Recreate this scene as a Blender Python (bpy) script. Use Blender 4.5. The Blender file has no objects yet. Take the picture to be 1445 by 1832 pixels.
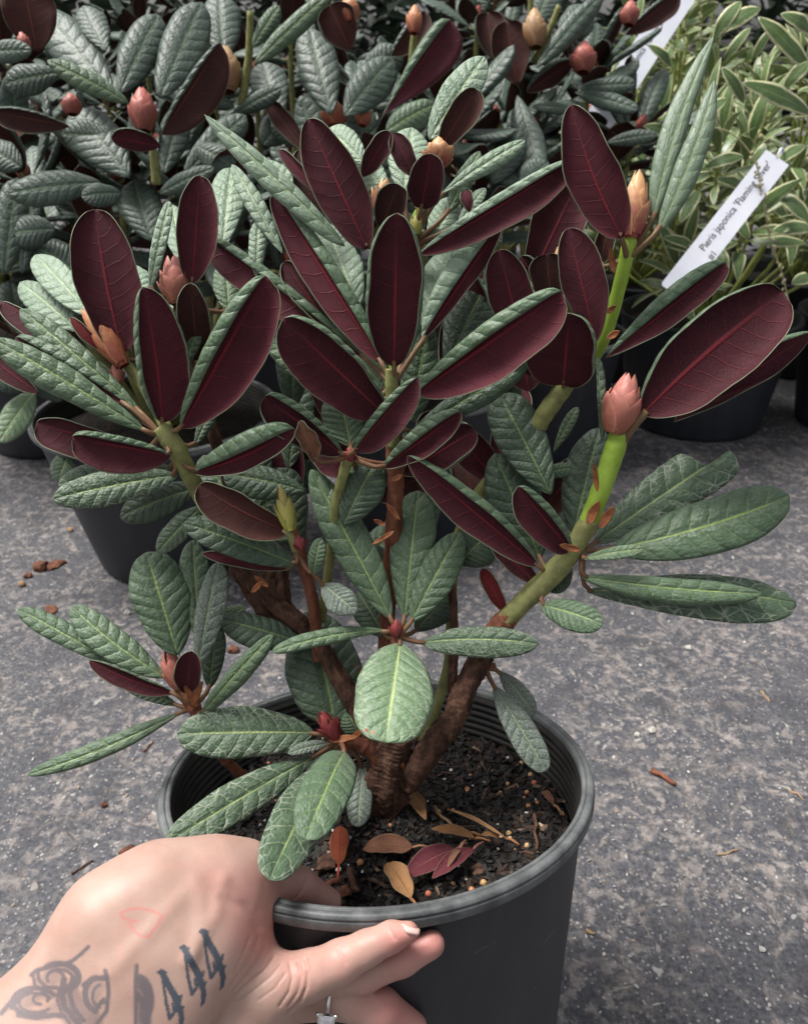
import bpy, math, random
import numpy as np
from mathutils import Vector, Matrix
random.seed(7); np.random.seed(7)
R = math.radians
scn = bpy.context.scene
COL = scn.collection
# ------------------------------------------------------------------ camera
FPX, CX, CY = 1450.0, 722.5, 916.0
TH, CAMH = R(28), 0.65
cam_d = bpy.data.cameras.new('camera'); cam = bpy.data.objects.new('camera', cam_d); COL.objects.link(cam)
cam.location = (0, 0, CAMH); cam.rotation_euler = (R(90) - TH, 0, 0)
cam_d.sensor_fit = 'VERTICAL'; cam_d.sensor_height = 24; cam_d.lens = 24 * FPX / 1832
cam_d.clip_start = 0.02; cam_d.clip_end = 1000
cam_d.dof.use_dof = True; cam_d.dof.focus_distance = 0.43; cam_d.dof.aperture_fstop = 10.5
scn.camera = cam
# ------------------------------------------------------------------ light: overcast day
SUN_EL, SUN_AZ = R(66), R(-75)
w = bpy.data.worlds.new('World'); scn.world = w; w.use_nodes = True
nt = w.node_tree; bg = nt.nodes['Background']
sky = nt.nodes.new('ShaderNodeTexSky'); sky.sky_type = 'NISHITA'; sky.sun_disc = False
sky.sun_elevation = SUN_EL; sky.sun_rotation = SUN_AZ; sky.dust_density = 6; sky.air_density = 1.0; sky.ozone_density = 1.0
hsv = nt.nodes.new('ShaderNodeHueSaturation'); hsv.inputs['Saturation'].default_value = 0.25
nt.links.new(sky.outputs[0], hsv.inputs['Color']); nt.links.new(hsv.outputs[0], bg.inputs[0]); bg.inputs[1].default_value = 0.052
sd = bpy.data.lights.new('sun', 'SUN'); sd.energy = 1.5; sd.angle = R(20); sd.color = (1.0, 0.97, 0.93)
sun = bpy.data.objects.new('sun', sd); COL.objects.link(sun)
sv = Vector((math.cos(SUN_EL) * math.sin(SUN_AZ), math.cos(SUN_EL) * math.cos(SUN_AZ), math.sin(SUN_EL)))
sun.rotation_euler = sv.to_track_quat('Z', 'Y').to_euler()
scn.view_settings.view_transform = 'Standard'; scn.view_settings.look = 'None'
scn.view_settings.exposure = 1.55; scn.view_settings.gamma = 1.0

# ------------------------------------------------------------------ helpers
FW = Vector((0, math.cos(TH), -math.sin(TH))); UPV = Vector((0, math.sin(TH), math.cos(TH))); XV = Vector((1, 0, 0))
CAM = Vector((0, 0, CAMH)); ZUP = Vector((0, 0, 1))
def P(px, py, d): return CAM + XV * ((px - CX) / FPX * d) + UPV * ((CY - py) / FPX * d) + FW * d
def ray(px, py): return (XV * ((px - CX) / FPX) + UPV * ((CY - py) / FPX) + FW)
def on_plane(px, py, c, n):
    r = ray(px, py); return CAM + r * ((c - CAM).dot(n) / r.dot(n))
def on_ground(px, py, z=0.0): return on_plane(px, py, Vector((0, 0, z)), ZUP)
def depth_of(p): return (p - CAM).dot(FW)

def newmesh(name, verts, faces, mats, midx=None, uvs=None, smooth=True):
    me = bpy.data.meshes.new(name)
    me.from_pydata([tuple(v) for v in verts], [], faces)
    for m in mats: me.materials.append(m)
    if midx is not None: me.polygons.foreach_set('material_index', midx)
    if uvs is not None:
        ul = me.uv_layers.new(name='UVMap')
        li = np.empty(len(me.loops), dtype=np.int32); me.loops.foreach_get('vertex_index', li)
        ua = np.asarray(uvs, dtype=np.float32)[li]; ul.data.foreach_set('uv', ua[:, :2].ravel().copy())
        if ua.shape[1] == 3:      # how far the side veins sweep forward on this leaf
            u2 = me.uv_layers.new(name='Vein'); u2.data.foreach_set('uv', np.stack([ua[:, 2], ua[:, 2]], 1).ravel())
    if smooth: me.polygons.foreach_set('use_smooth', [True] * len(me.polygons))
    me.update()
    return me
def link(name, me, parent=None, loc=None):
    o = bpy.data.objects.new(name, me); COL.objects.link(o)
    if parent is not None: o.parent = parent
    if loc is not None: o.location = loc
    return o
def tag(o, label=None, cat=None, group=None, kind=None):
    if label: o['label'] = label
    if cat: o['category'] = cat
    if group: o['group'] = group
    if kind: o['kind'] = kind
    return o
def empty(name, loc, rot=None):
    o = bpy.data.objects.new(name, None); COL.objects.link(o); o.location = loc; o.empty_display_size = 0.02
    if rot is not None: o.rotation_mode = 'QUATERNION'; o.rotation_quaternion = rot
    return o
def mat_inv(o):
    return Matrix.LocRotScale(o.location, o.rotation_quaternion if o.rotation_mode == 'QUATERNION' else o.rotation_euler, None).inverted()

# ---- node helper
class NB:
    def __init__(s, name):
        s.m = bpy.data.materials.new(name); s.m.use_nodes = True; s.t = s.m.node_tree; s.b = s.t.nodes['Principled BSDF']
    def n(s, typ, **kw):
        n = s.t.nodes.new(typ)
        for k, v in kw.items(): setattr(n, k, v)
        return n
    def put(s, sock, v):
        if hasattr(v, 'is_output'): s.t.links.new(v, sock)
        elif v is not None: sock.default_value = v
    def M(s, op, a, b=None, c=None, clamp=False):
        n = s.n('ShaderNodeMath', operation=op, use_clamp=clamp); s.put(n.inputs[0], a)
        if b is not None: s.put(n.inputs[1], b)
        if c is not None: s.put(n.inputs[2], c)
        return n.outputs[0]
    def mix(s, f, a, b, mode='MIX'):
        n = s.n('ShaderNodeMix', data_type='RGBA', blend_type=mode)
        s.put(n.inputs[0], f)
        for k, v in ((6, a), (7, b)):
            if isinstance(v, (tuple, list)): v = (v[0], v[1], v[2], 1)
            s.put(n.inputs[k], v)
        return n.outputs[2]
    def ramp(s, f, lo, hi, smooth=True):
        n = s.n('ShaderNodeMapRange'); n.interpolation_type = 'SMOOTHSTEP' if smooth else 'LINEAR'
        s.put(n.inputs[0], f); n.inputs[1].default_value = lo; n.inputs[2].default_value = hi
        return n.outputs[0]
    def noise(s, vec, scale, detail=4, rough=0.55, w=None):
        n = s.n('ShaderNodeTexNoise'); 
        if vec is not None: s.t.links.new(vec, n.inputs['Vector'])
        n.inputs['Scale'].default_value = scale; n.inputs['Detail'].default_value = detail; n.inputs['Roughness'].default_value = rough
        return n.outputs[0]
    def voro(s, vec, scale, feature='F1', out=0, rnd=1.0):
        n = s.n('ShaderNodeTexVoronoi', feature=feature); s.t.links.new(vec, n.inputs['Vector']); n.inputs['Scale'].default_value = scale
        n.inputs['Randomness'].default_value = rnd
        return n.outputs[out]
    def bump(s, h, strength=0.3, dist=0.001, normal=None):
        n = s.n('ShaderNodeBump'); s.put(n.inputs['Height'], h); n.inputs['Strength'].default_value = strength; n.inputs['Distance'].default_value = dist
        if normal is not None: s.t.links.new(normal, n.inputs['Normal'])
        return n.outputs[0]
    def base(s, v):
        if isinstance(v, (tuple, list)): v = (v[0], v[1], v[2], 1)
        s.put(s.b.inputs['Base Color'], v)
    def rough(s, v): s.put(s.b.inputs['Roughness'], v)
    def spec(s, v): s.put(s.b.inputs['Specular IOR Level'], v)
    def normal(s, v): s.t.links.new(v, s.b.inputs['Normal'])
    def obj(s): return s.n('ShaderNodeTexCoord').outputs['Object']
    def rand(s): return s.n('ShaderNodeObjectInfo').outputs['Random']
    def uv(s):
        sp = s.n('ShaderNodeSeparateXYZ'); u = s.n('ShaderNodeUVMap', uv_map='UVMap'); s.t.links.new(u.outputs[0], sp.inputs[0])
        return sp.outputs[0], sp.outputs[1], u.outputs[0]
    def comb(s, x, y, z):
        n = s.n('ShaderNodeCombineXYZ'); s.put(n.inputs[0], x); s.put(n.inputs[1], y); s.put(n.inputs[2], z); return n.outputs[0]

NVEIN, VK = 9.0, 1.3
def vein_nodes(b, u, v, uvv, r, n=NVEIN, k=VK, warp=0.5):
    """|v| from the midrib, the lateral vein ridge (1 on a vein) and cell height"""
    s_ = b.M('ABSOLUTE', b.M('MULTIPLY_ADD', v, 2.0, -1.0))
    wv = b.comb(b.M('MULTIPLY_ADD', u, 3.0, b.M('MULTIPLY', r, 40.0)), b.M('MULTIPLY', v, 2.0), 0.0)
    nz = b.noise(wv, 2.0, 2)
    sv_ = b.n('ShaderNodeSeparateXYZ'); b.t.links.new(b.n('ShaderNodeUVMap', uv_map='Vein').outputs[0], sv_.inputs[0]); k = sv_.outputs[0]
    ph = b.M('ADD', b.M('SUBTRACT', b.M('MULTIPLY', u, n), b.M('MULTIPLY', b.M('POWER', s_, 1.3), k)), b.M('MULTIPLY', nz, warp))
    ph = b.M('ADD', ph, b.M('MULTIPLY', b.M('GREATER_THAN', v, 0.5), 0.45))
    cell = b.M('ABSOLUTE', b.M('SINE', b.M('MULTIPLY', ph, math.pi)))
    return s_, ph, cell

def leaf_top(name, dark, light, vein, white=0.0, dust=0.25, spots=0.0, rough=0.5, margin=None, bumpk=0.5):
    b = NB(name); u, v, uvv = b.uv(); r = b.rand(); s_, ph, cell = vein_nodes(b, u, v, uvv, r)
    rv = b.comb(b.M('MULTIPLY_ADD', u, 5.0, b.M('MULTIPLY', r, 91.0)), b.M('MULTIPLY', v, 2.6), r)
    big = b.noise(rv, 1.3, 3)
    c = b.mix(b.M('ADD', b.M('MULTIPLY', b.ramp(big, 0.3, 0.7), 0.6), b.M('MULTIPLY', r, 0.4)), dark, light)
    c = b.mix(b.M('MULTIPLY', b.ramp(cell, 0.25, 1.0), 0.35), c, light)          # quilted cells are coloured paler on their crowns than along the veins
    fine = b.noise(rv, 9.0, 5, 0.7)
    c = b.mix(b.M('MULTIPLY', b.ramp(fine, 0.45, 0.75), dust), c, (0.42, 0.47, 0.43))
    vd = b.M('SUBTRACT', 1.0, b.ramp(cell, 0.0, 0.22))
    reach = b.ramp(s_, 1.0, 0.3)
    c = b.mix(b.M('MULTIPLY', b.M('MULTIPLY', vd, reach), 0.3), c, vein)
    if white > 0:
        vo = b.voro(b.comb(b.M('MULTIPLY_ADD', u, 5.0, b.M('MULTIPLY', r, 37.0)), b.M('MULTIPLY', v, 3.0), 0.0), 2.3, 'DISTANCE_TO_EDGE')
        net = b.M('SUBTRACT', 1.0, b.ramp(vo, 0.0, 0.085))
        side = b.ramp(b.M('ADD', s_, b.M('MULTIPLY', big, 0.6)), 0.55, 1.15)
        wv_ = b.M('MULTIPLY', b.M('MAXIMUM', b.M('MULTIPLY', net, 0.62), b.M('MULTIPLY', vd, 0.7)), b.M('MULTIPLY', side, white))
        c = b.mix(wv_, c, (0.55, 0.58, 0.47))
    mid = b.M('SUBTRACT', 1.0, b.ramp(s_, 0.012, 0.055))
    mid = b.M('MULTIPLY', mid, b.ramp(u, 1.02, 0.75))
    c = b.mix(b.M('MULTIPLY', mid, 0.85), c, vein)
    if spots > 0:
        sp = b.M('MULTIPLY', b.M('LESS_THAN', b.voro(rv, 2.2), 0.16), b.ramp(u, 0.72, 0.95))
        c = b.mix(b.M('MULTIPLY', sp, spots), c, (0.45, 0.12, 0.07))
    if margin is not None:
        e = b.ramp(b.M('ADD', s_, b.M('MULTIPLY', b.M('SUBTRACT', b.noise(rv, 3.0, 2), 0.5), 0.25)), margin[0], margin[0] + 0.08)
        c = b.mix(e, c, margin[1])
    b.base(c); b.rough(b.M('MULTIPLY_ADD', fine, 0.3, rough - 0.2)); b.spec(0.45)
    b.b.inputs['Sheen Weight'].default_value = 0.06; b.b.inputs['Sheen Roughness'].default_value = 0.6
    h = b.M('ADD', b.M('MULTIPLY', b.M('POWER', cell, 0.6), b.M('MULTIPLY', b.ramp(s_, 0.0, 0.25), 1.0)), b.M('MULTIPLY', fine, 0.35))
    small = b.voro(b.comb(b.M('MULTIPLY_ADD', u, 5.0, b.M('MULTIPLY', r, 37.0)), b.M('MULTIPLY', v, 2.2), 0.0), 7.0)
    h = b.M('ADD', h, b.M('MULTIPLY', small, -0.5))
    b.normal(b.bump(h, bumpk, 0.0017))
    return b.m
def leaf_under(name, dark, light, rib, rough=0.7):
    b = NB(name); u, v, uvv = b.uv(); r = b.rand(); s_, ph, cell = vein_nodes(b, u, v, uvv, r)
    rv = b.comb(b.M('MULTIPLY_ADD', u, 5.0, b.M('MULTIPLY', r, 91.0)), b.M('MULTIPLY', v, 2.6), r)
    big = b.noise(rv, 1.1, 3); fine = b.noise(rv, 26.0, 4, 0.75)
    c = b.mix(b.ramp(b.M('ADD', b.M('MULTIPLY', big, 0.7), b.M('MULTIPLY', r, 0.35)), 0.3, 0.8), dark, light)
    c = b.mix(b.M('MULTIPLY', b.ramp(fine, 0.46, 0.72), 0.5), c, (light[0] * 2.1, light[1] * 2.9, light[2] * 2.6))
    vd = b.M('SUBTRACT', 1.0, b.ramp(cell, 0.0, 0.16))
    c = b.mix(b.M('MULTIPLY', b.M('MULTIPLY', vd, b.ramp(s_, 1.0, 0.4)), 0.42), c, (rib[0] * 0.75, rib[1], rib[2]))
    mid = b.M('SUBTRACT', 1.0, b.ramp(s_, 0.012, 0.065)); mid = b.M('MULTIPLY', mid, b.ramp(u, 1.05, 0.4))
    c = b.mix(b.M('MULTIPLY', mid, 0.8), c, rib)
    edge = b.ramp(s_, 0.965, 0.99)
    c = b.mix(b.M('MULTIPLY', edge, 0.5), c, (0.22, 0.17, 0.11))
    b.base(c); b.rough(rough); b.spec(0.25)
    b.b.inputs['Sheen Weight'].default_value = 0.05; b.b.inputs['Sheen Tint'].default_value = (0.9, 0.6, 0.6, 1)
    h = b.M('ADD', b.M('MULTIPLY', vd, 0.5), b.M('ADD', b.M('MULTIPLY', mid, 1.2), b.M('MULTIPLY', fine, 0.55)))
    b.normal(b.bump(h, 0.6, 0.0012))
    return b.m
def plain(name, c1, c2, scale=60, rough=0.6, spec=0.4, bump=0.3, dist=0.001, detail=5, stretch=None):
    b = NB(name); o = b.obj()
    if stretch:
        mp = b.n('ShaderNodeMapping'); mp.inputs['Scale'].default_value = stretch; b.t.links.new(o, mp.inputs[0]); o = mp.outputs[0]
    n = b.noise(o, scale, detail, 0.65); b.base(b.mix(b.ramp(n, 0.3, 0.7), c1, c2)); b.rough(rough); b.spec(spec)
    if bump: b.normal(b.bump(n, bump, dist))
    return b.m

M = {}
G = (0.36, 0.50, 0.16)
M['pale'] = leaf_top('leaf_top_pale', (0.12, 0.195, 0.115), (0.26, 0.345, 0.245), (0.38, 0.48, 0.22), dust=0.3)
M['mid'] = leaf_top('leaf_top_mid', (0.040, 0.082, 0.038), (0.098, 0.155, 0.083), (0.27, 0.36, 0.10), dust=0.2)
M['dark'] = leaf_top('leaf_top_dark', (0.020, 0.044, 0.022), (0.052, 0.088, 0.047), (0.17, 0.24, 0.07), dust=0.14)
M['old'] = leaf_top('leaf_top_old', (0.032, 0.066, 0.034), (0.080, 0.132, 0.068), (0.32, 0.40, 0.15), white=0.62, dust=0.2)
M['oldpale'] = leaf_top('leaf_top_old_pale', (0.085, 0.15, 0.075), (0.165, 0.25, 0.13), (0.40, 0.48, 0.18), white=0.5, dust=0.25, spots=0.9)
M['grey'] = leaf_top('leaf_top_grey', (0.05, 0.075, 0.052), (0.13, 0.165, 0.13), (0.28, 0.34, 0.16), white=0.3, dust=0.8)
M['smooth'] = leaf_top('leaf_top_smooth', (0.055, 0.10, 0.05), (0.13, 0.19, 0.115), (0.22, 0.30, 0.10), dust=0.35, bumpk=0.22)
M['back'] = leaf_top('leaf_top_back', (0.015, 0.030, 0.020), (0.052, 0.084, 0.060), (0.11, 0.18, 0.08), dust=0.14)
M['U'] = leaf_under('leaf_under_burgundy', (0.040, 0.0062, 0.010), (0.082, 0.013, 0.021), (0.25, 0.028, 0.038))
M['Ub'] = leaf_under('leaf_under_brown', (0.034, 0.010, 0.009), (0.062, 0.018, 0.014), (0.16, 0.042, 0.03))
M['Ur'] = leaf_under('leaf_under_red', (0.12, 0.012, 0.014), (0.2, 0.02, 0.025), (0.32, 0.05, 0.05))
M['edge'] = plain('leaf_edge', (0.12, 0.15, 0.09), (0.22, 0.25, 0.16), 90)
M['petiole'] = plain('petiole_red', (0.15, 0.06, 0.035), (0.20, 0.13, 0.06), 80, 0.55)
M['petiole_g'] = plain('petiole_green', (0.22, 0.19, 0.08), (0.29, 0.31, 0.12), 80, 0.55)
M['lime'] = plain('stem_lime', (0.23, 0.36, 0.03), (0.35, 0.50, 0.07), 70, 0.5)
M['olive'] = plain('stem_olive', (0.15, 0.15, 0.055), (0.26, 0.27, 0.09), 160, 0.65, bump=0.5)
M['bark'] = plain('stem_bark', (0.032, 0.016, 0.011), (0.15, 0.078, 0.052), 150, 0.85, 0.2, 1.0, 0.003, stretch=(1, 1, 0.3))
M['redbark'] = plain('stem_redbrown', (0.11, 0.035, 0.02), (0.24, 0.09, 0.05), 120, 0.75, 0.3, 0.7, 0.002, stretch=(1, 1, 0.35))
M['bract'] = plain('papery_bract', (0.20, 0.06, 0.022), (0.40, 0.16, 0.06), 200, 0.6)
M['deadbrown'] = leaf_under('dead_leaf_brown', (0.11, 0.042, 0.025), (0.20, 0.085, 0.05), (0.35, 0.18, 0.10), 0.6)
M['deadorange'] = leaf_under('dead_leaf_orange', (0.26, 0.045, 0.022), (0.42, 0.13, 0.06), (0.42, 0.05, 0.03), 0.6)
M['deadpurple'] = leaf_under('dead_leaf_purple', (0.085, 0.014, 0.022), (0.17, 0.030, 0.042), (0.26, 0.11, 0.08), 0.6)
M['deadtan'] = leaf_under('dead_leaf_tan', (0.17, 0.07, 0.025), (0.30, 0.15, 0.065), (0.24, 0.11, 0.045), 0.6)

def bud_mat(name, base, tip):
    b = NB(name); u, v, uvv = b.uv(); r = b.obj(); n = b.noise(r, 300, 4)
    c = b.mix(b.ramp(b.M('ADD', u, b.M('MULTIPLY', b.M('SUBTRACT', n, 0.5), 0.5)), 0.15, 0.9), base, tip)
    e = b.M('ABSOLUTE', b.M('MULTIPLY_ADD', v, 2.0, -1.0))
    c = b.mix(b.M('MULTIPLY', b.ramp(e, 0.7, 1.0), 0.5), c, (tip[0] * 1.1, tip[1] * 1.2, tip[2] * 1.1))
    b.base(c); b.rough(0.5); b.normal(b.bump(n, 0.3, 0.0006)); return b.m
M['bud_pink'] = bud_mat('bud_pink', (0.30, 0.10, 0.06), (0.55, 0.20, 0.16))
M['bud_peach'] = bud_mat('bud_peach', (0.28, 0.05, 0.045), (0.66, 0.36, 0.17))
M['bud_orange'] = bud_mat('bud_orange', (0.25, 0.05, 0.03), (0.60, 0.26, 0.12))
M['bud_red'] = bud_mat('bud_red', (0.16, 0.02, 0.025), (0.34, 0.06, 0.06))
M['bud_green'] = bud_mat('bud_green', (0.30, 0.30, 0.06), (0.32, 0.26, 0.08))
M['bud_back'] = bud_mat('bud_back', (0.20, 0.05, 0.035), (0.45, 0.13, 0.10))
M['bud_tan'] = bud_mat('bud_tan', (0.22, 0.10, 0.045), (0.42, 0.26, 0.13))

# ------------------------------------------------------------------ leaf builder
def prof(u, p1, p2):
    f = u ** p1 * np.clip(1 - u, 0, 1) ** p2; um = p1 / (p1 + p2); return f / (um ** p1 * (1 - um) ** p2)
def tube_geo(pts, rads, seg=7, cap=True):
    vs, fs = [], []; n = len(pts); up = None
    for i, p in enumerate(pts):
        t = (pts[min(i + 1, n - 1)] - pts[max(i - 1, 0)]); t = t.normalized() if t.length > 1e-9 else Vector((0, 0, 1))
        if up is None: up = t.orthogonal().normalized()
        up = (up - t * up.dot(t)).normalized(); sd_ = t.cross(up)
        for k in range(seg):
            a = 2 * math.pi * k / seg; vs.append(p + (up * math.cos(a) + sd_ * math.sin(a)) * rads[i])
    for i in range(n - 1):
        for k in range(seg):
            a, b2 = i * seg + k, i * seg + (k + 1) % seg; fs.append((a, b2, b2 + seg, a + seg))
    if cap:
        fs.append(tuple(range(seg - 1, -1, -1))); fs.append(tuple(range((n - 1) * seg, n * seg)))
    return vs, fs
def catmull(pts, sub=6):
    out = []; n = len(pts)
    for i in range(n - 1):
        p0, p1, p2, p3 = pts[max(i - 1, 0)], pts[i], pts[i + 1], pts[min(i + 2, n - 1)]
        for j in range(sub):
            t = j / sub
            out.append(0.5 * ((2 * p1) + (p2 - p0) * t + (2 * p0 - 5 * p1 + 4 * p2 - p3) * t * t + (3 * p1 - p0 - 3 * p2 + p3) * t ** 3))
    out.append(pts[-1]); return out

def leaf_geo(B, T, nface, wl, wr, side='T', cl=25, cr=25, arch=0.0, bow=0.0, nu=40, nv=16, bull=0.045, p1=0.72, p2=0.42,
             wav=0.05, twist=0.0, notch=None, thick=0.0005, rng=random, vee=10, s0=0.35):
    """two-sided leaf blade: verts, faces, material slots (0 top, 1 underside, 2 margin), uvs"""
    B, T = Vector(B), Vector(T); ax = T - B; L = ax.length; t0 = ax.normalized()
    nf = (nface - t0 * nface.dot(t0)).normalized(); rt = t0.cross(nf)
    sg = 1 if side == 'T' else -1
    Mid = (B + T) / 2 + rt * (2 * bow) + nf * sg * (2 * arch)
    ph1, ph2, ph3 = rng.uniform(0, 6.28), rng.uniform(0, 6.28), rng.uniform(0, 6.28)
    us = np.linspace(0.0, 1.0, nu + 1); us = us ** 0.95
    vv = np.linspace(-1, 1, nv + 1)
    # cross sections per side
    def cross(c):
        s = np.linspace(0, 1, 33)
        if c > 88:      # rolled margin: a tight fold, then the edge lies back over the underside
            f0 = 0.60 - 0.20 * min(1, (c - 88) / 72); q = np.clip((s - f0) / 0.30, 0, 1); phi = R(vee) * np.minimum(s, f0) + R(c) * (q * q * (3 - 2 * q))
        else:
            q = np.clip((s - s0) / (1 - s0), 0, 1); phi = R(vee) * s + R(c) * q ** 1.2
        x = np.concatenate([[0], np.cumsum(np.cos((phi[1:] + phi[:-1]) / 2)) / 32]); z = np.concatenate([[0], np.cumsum(np.sin((phi[1:] + phi[:-1]) / 2)) / 32])
        m = max(x.max(), 0.15); return s, x / m, z / m, phi
    CL, CR = cross(cl), cross(cr); vk = min(max(NVEIN * max(wl, wr) / L * .62, .3), 1.7)
    top = np.zeros((nu + 1, nv + 1, 3)); nor = np.zeros((nu + 1, nv + 1, 3)); uv = np.zeros((nu + 1, nv + 1, 2))
    for i, u in enumerate(us):
        c = B * (1 - u) ** 2 + Mid * 2 * u * (1 - u) + T * u * u
        tg = ((Mid - B) * (1 - u) + (T - Mid) * u).normalized()
        nfi = (nf - tg * nf.dot(tg)).normalized()
        if twist: nfi = Matrix.Rotation(R(twist) * (u - 0.5), 3, tg) @ nfi
        rti = tg.cross(nfi); nt_ = nfi * sg
        pw = float(prof(np.array(max(min(u, 0.9995), 0.002)), p1, p2))
        for j, v in enumerate(vv):
            lft = v < 0; S, XX, ZZ, PH = CL if lft else CR
            s = abs(v); wd = (wl if lft else wr) * pw
            if notch and notch[2] * v > 0:
                g = min(max((u - notch[0]) / notch[1], 0), 1); wd *= 1 - notch[3] * g
            x, z, phi = np.interp(s, S, XX), np.interp(s, S, ZZ), np.interp(s, S, PH)
            sgn = -1 if lft else 1
            n = nt_ * math.cos(phi) + rti * (sgn * math.sin(phi))
            p = c + rti * (sgn * x * wd) - nt_ * (z * wd)
            phs = NVEIN * u - vk * s ** 1.3 + (0 if lft else 0.45) + 0.15 * math.sin(ph1 + 5 * u)
            hb = abs(math.sin(math.pi * phs)) ** 0.7 * min(1, s * 5) * (0.35 + 0.65 * s) * min(1, (1 - u) * 6, u * 6) * (1 - .75 * s ** 6)
            hb = hb * bull + wav * s * s * (math.sin(ph2 + 9 * u + v) * 0.6 + math.sin(ph3 + 17 * u + (0 if lft else 2)) * 0.4)
            p = p + n * (hb * (wl + wr) * 0.5 * max(pw, 0.15))
            top[i, j] = p; nor[i, j] = n; uv[i, j] = (u, (v + 1) / 2)
    bot = top - nor * thick
    W = nv + 1; N = (nu + 1) * W
    verts = np.concatenate([top.reshape(-1, 3), bot.reshape(-1, 3)]); uvs = np.concatenate([uv.reshape(-1, 2)] * 2); uvs = np.concatenate([uvs, np.full((len(uvs), 1), vk)], 1)
    fs, mi = [], []
    flip = side == 'U'
    for i in range(nu):
        for j in range(nv):
            a, b2, c2, d2 = i * W + j, i * W + j + 1, (i + 1) * W + j + 1, (i + 1) * W + j
            q = (a, b2, c2, d2); q2 = (a + N, d2 + N, c2 + N, b2 + N)
            if flip: q = q[::-1]; q2 = q2[::-1]
            fs.append(q); mi.append(0); fs.append(q2); mi.append(1)
    def rim(a, b2): 
        fs.append((a, b2, b2 + N, a + N) if flip else (b2, a, a + N, b2 + N)); mi.append(2)
    for i in range(nu): rim((i + 1) * W, i * W); rim(i * W + nv, (i + 1) * W + nv)
    for j in range(nv): rim(j, j + 1); rim(nu * W + j + 1, nu * W + j)
    return list(map(Vector, verts)), fs, mi, list(map(tuple, uvs))
def add_tube(geo, pts, rads, slot, seg=6):
    vs, fs, mi, uv = geo; o = len(vs); v2, f2 = tube_geo(pts, rads, seg)
    vs += v2; uv += [(0.5, 0.5, 1.0)] * len(v2); fs += [tuple(i + o for i in f) for f in f2]; mi += [slot] * len(f2)

def leaf_obj(parent, inv, geo, mats, name='leaf'):
    vs, fs, mi, uv = geo
    # object origin at the leaf's own first vertex, parent space
    vs = [inv @ v for v in vs]; o0 = vs[0].copy(); vs = [v - o0 for v in vs]
    me = newmesh(name, vs, fs, mats, mi, uv)
    return link(name, me, parent, o0)

def DP(py): return 0.42 + (min(max(py, 150), 1500) - 400) / 1050 * 0.08
def px_leaf(parent, inv, L, dfun, node=None, dnode=0.0, hi=True):
    """L: bx,by,tx,ty,wl,wr,kind + options; depths in cm relative to dfun"""
    bx, by, tx, ty, wl, wr, kind = L[:7]; o = L[7] if len(L) > 7 else {}
    side = 'U' if kind[0] == 'U' else 'T'
    d0 = o.get('d', 0) / 100; dz = o.get('dz', -2.0 if side == 'U' else 1.0) / 100
    db = dfun(by) + d0; B = P(bx, by, db); T = P(tx, ty, db + dz); mid = (B + T) / 2
    view = (CAM - mid).normalized(); t0 = (T - B).normalized()
    nf = (view - t0 * view.dot(t0)).normalized()
    blend = o.get('up', 0.35 if side == 'T' else 0.0)
    if side == 'T': nf = (nf + ZUP * blend); 
    else: nf = (nf - ZUP * blend)
    nf = (nf - t0 * nf.dot(t0)).normalized()
    if 'roll' in o: nf = Matrix.Rotation(R(o['roll']), 3, t0) @ nf
    sc = depth_of(mid) / FPX
    c = o.get('c'); rng = random.Random(int(bx * 7 + by * 13 + tx * 3))
    cdef = lambda: (rng.uniform(15, 45) if side == 'T' else rng.uniform(60, 112))
    cl = o.get('cl', c if c is not None else cdef()); cr = o.get('cr', c if c is not None else cdef())
    if side == 'U' and hi: cl, cr = [x + rng.uniform(35, 80) if x < 40 else x for x in (cl, cr)]
    if hi: nu, nv = 40, 16
    else: nu, nv = 20, 8
    geo = leaf_geo(B, T, nf, wl * sc, wr * sc, side, cl, cr, o.get('arch', 0.35 if side == 'T' else -0.15) / 100, o.get('bow', 0) * sc, nu, nv,
                   o.get('bull', 0.05 if hi else 0.0) * .8, o.get('p1', rng.uniform(0.62, 0.8)), o.get('p2', rng.uniform(0.40, 0.58)), o.get('wav', 0.065), o.get('twist', rng.uniform(-14, 14)), o.get('notch'), rng=rng)
    pet = None
    if node is not None and not o.get('nop'):
        Nd = P(node[0], node[1], dfun(node[1]) + dnode); dist = (Nd - B).length
        if 0.002 < dist < 0.032:
            t_in = (T - B).normalized()
            pts = [Nd.lerp(B, k / 6) + t_in * (0.25 * dist * ((k / 6) ** 2 - k / 6)) for k in range(6)] + [B + t_in * 0.003]
            r0 = o.get('pr', 0.00145); pet = tube_geo(pts, [r0 * 1.25 - 0.35 * r0 * k / 6 for k in range(7)], 7)
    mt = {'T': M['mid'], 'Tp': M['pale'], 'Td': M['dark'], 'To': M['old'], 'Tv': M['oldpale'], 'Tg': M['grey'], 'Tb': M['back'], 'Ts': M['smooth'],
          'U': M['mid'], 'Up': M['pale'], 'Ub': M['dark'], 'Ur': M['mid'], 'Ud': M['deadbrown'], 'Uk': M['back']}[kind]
    mu = {'Ub': M['Ub'], 'Ur': M['Ur'], 'Ud': M['deadbrown'], 'Uk': M['Ub'], 'Tb': M['Ub']}.get(kind, M['U'])
    lo = leaf_obj(parent, inv, geo, [mt, mu, M['edge']])
    if pet: link('petiole', newmesh('petiole', [inv @ v - lo.location for v in pet[0]], pet[1], [M[o.get('pm', 'petiole')]]), lo)
    return lo

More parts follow.
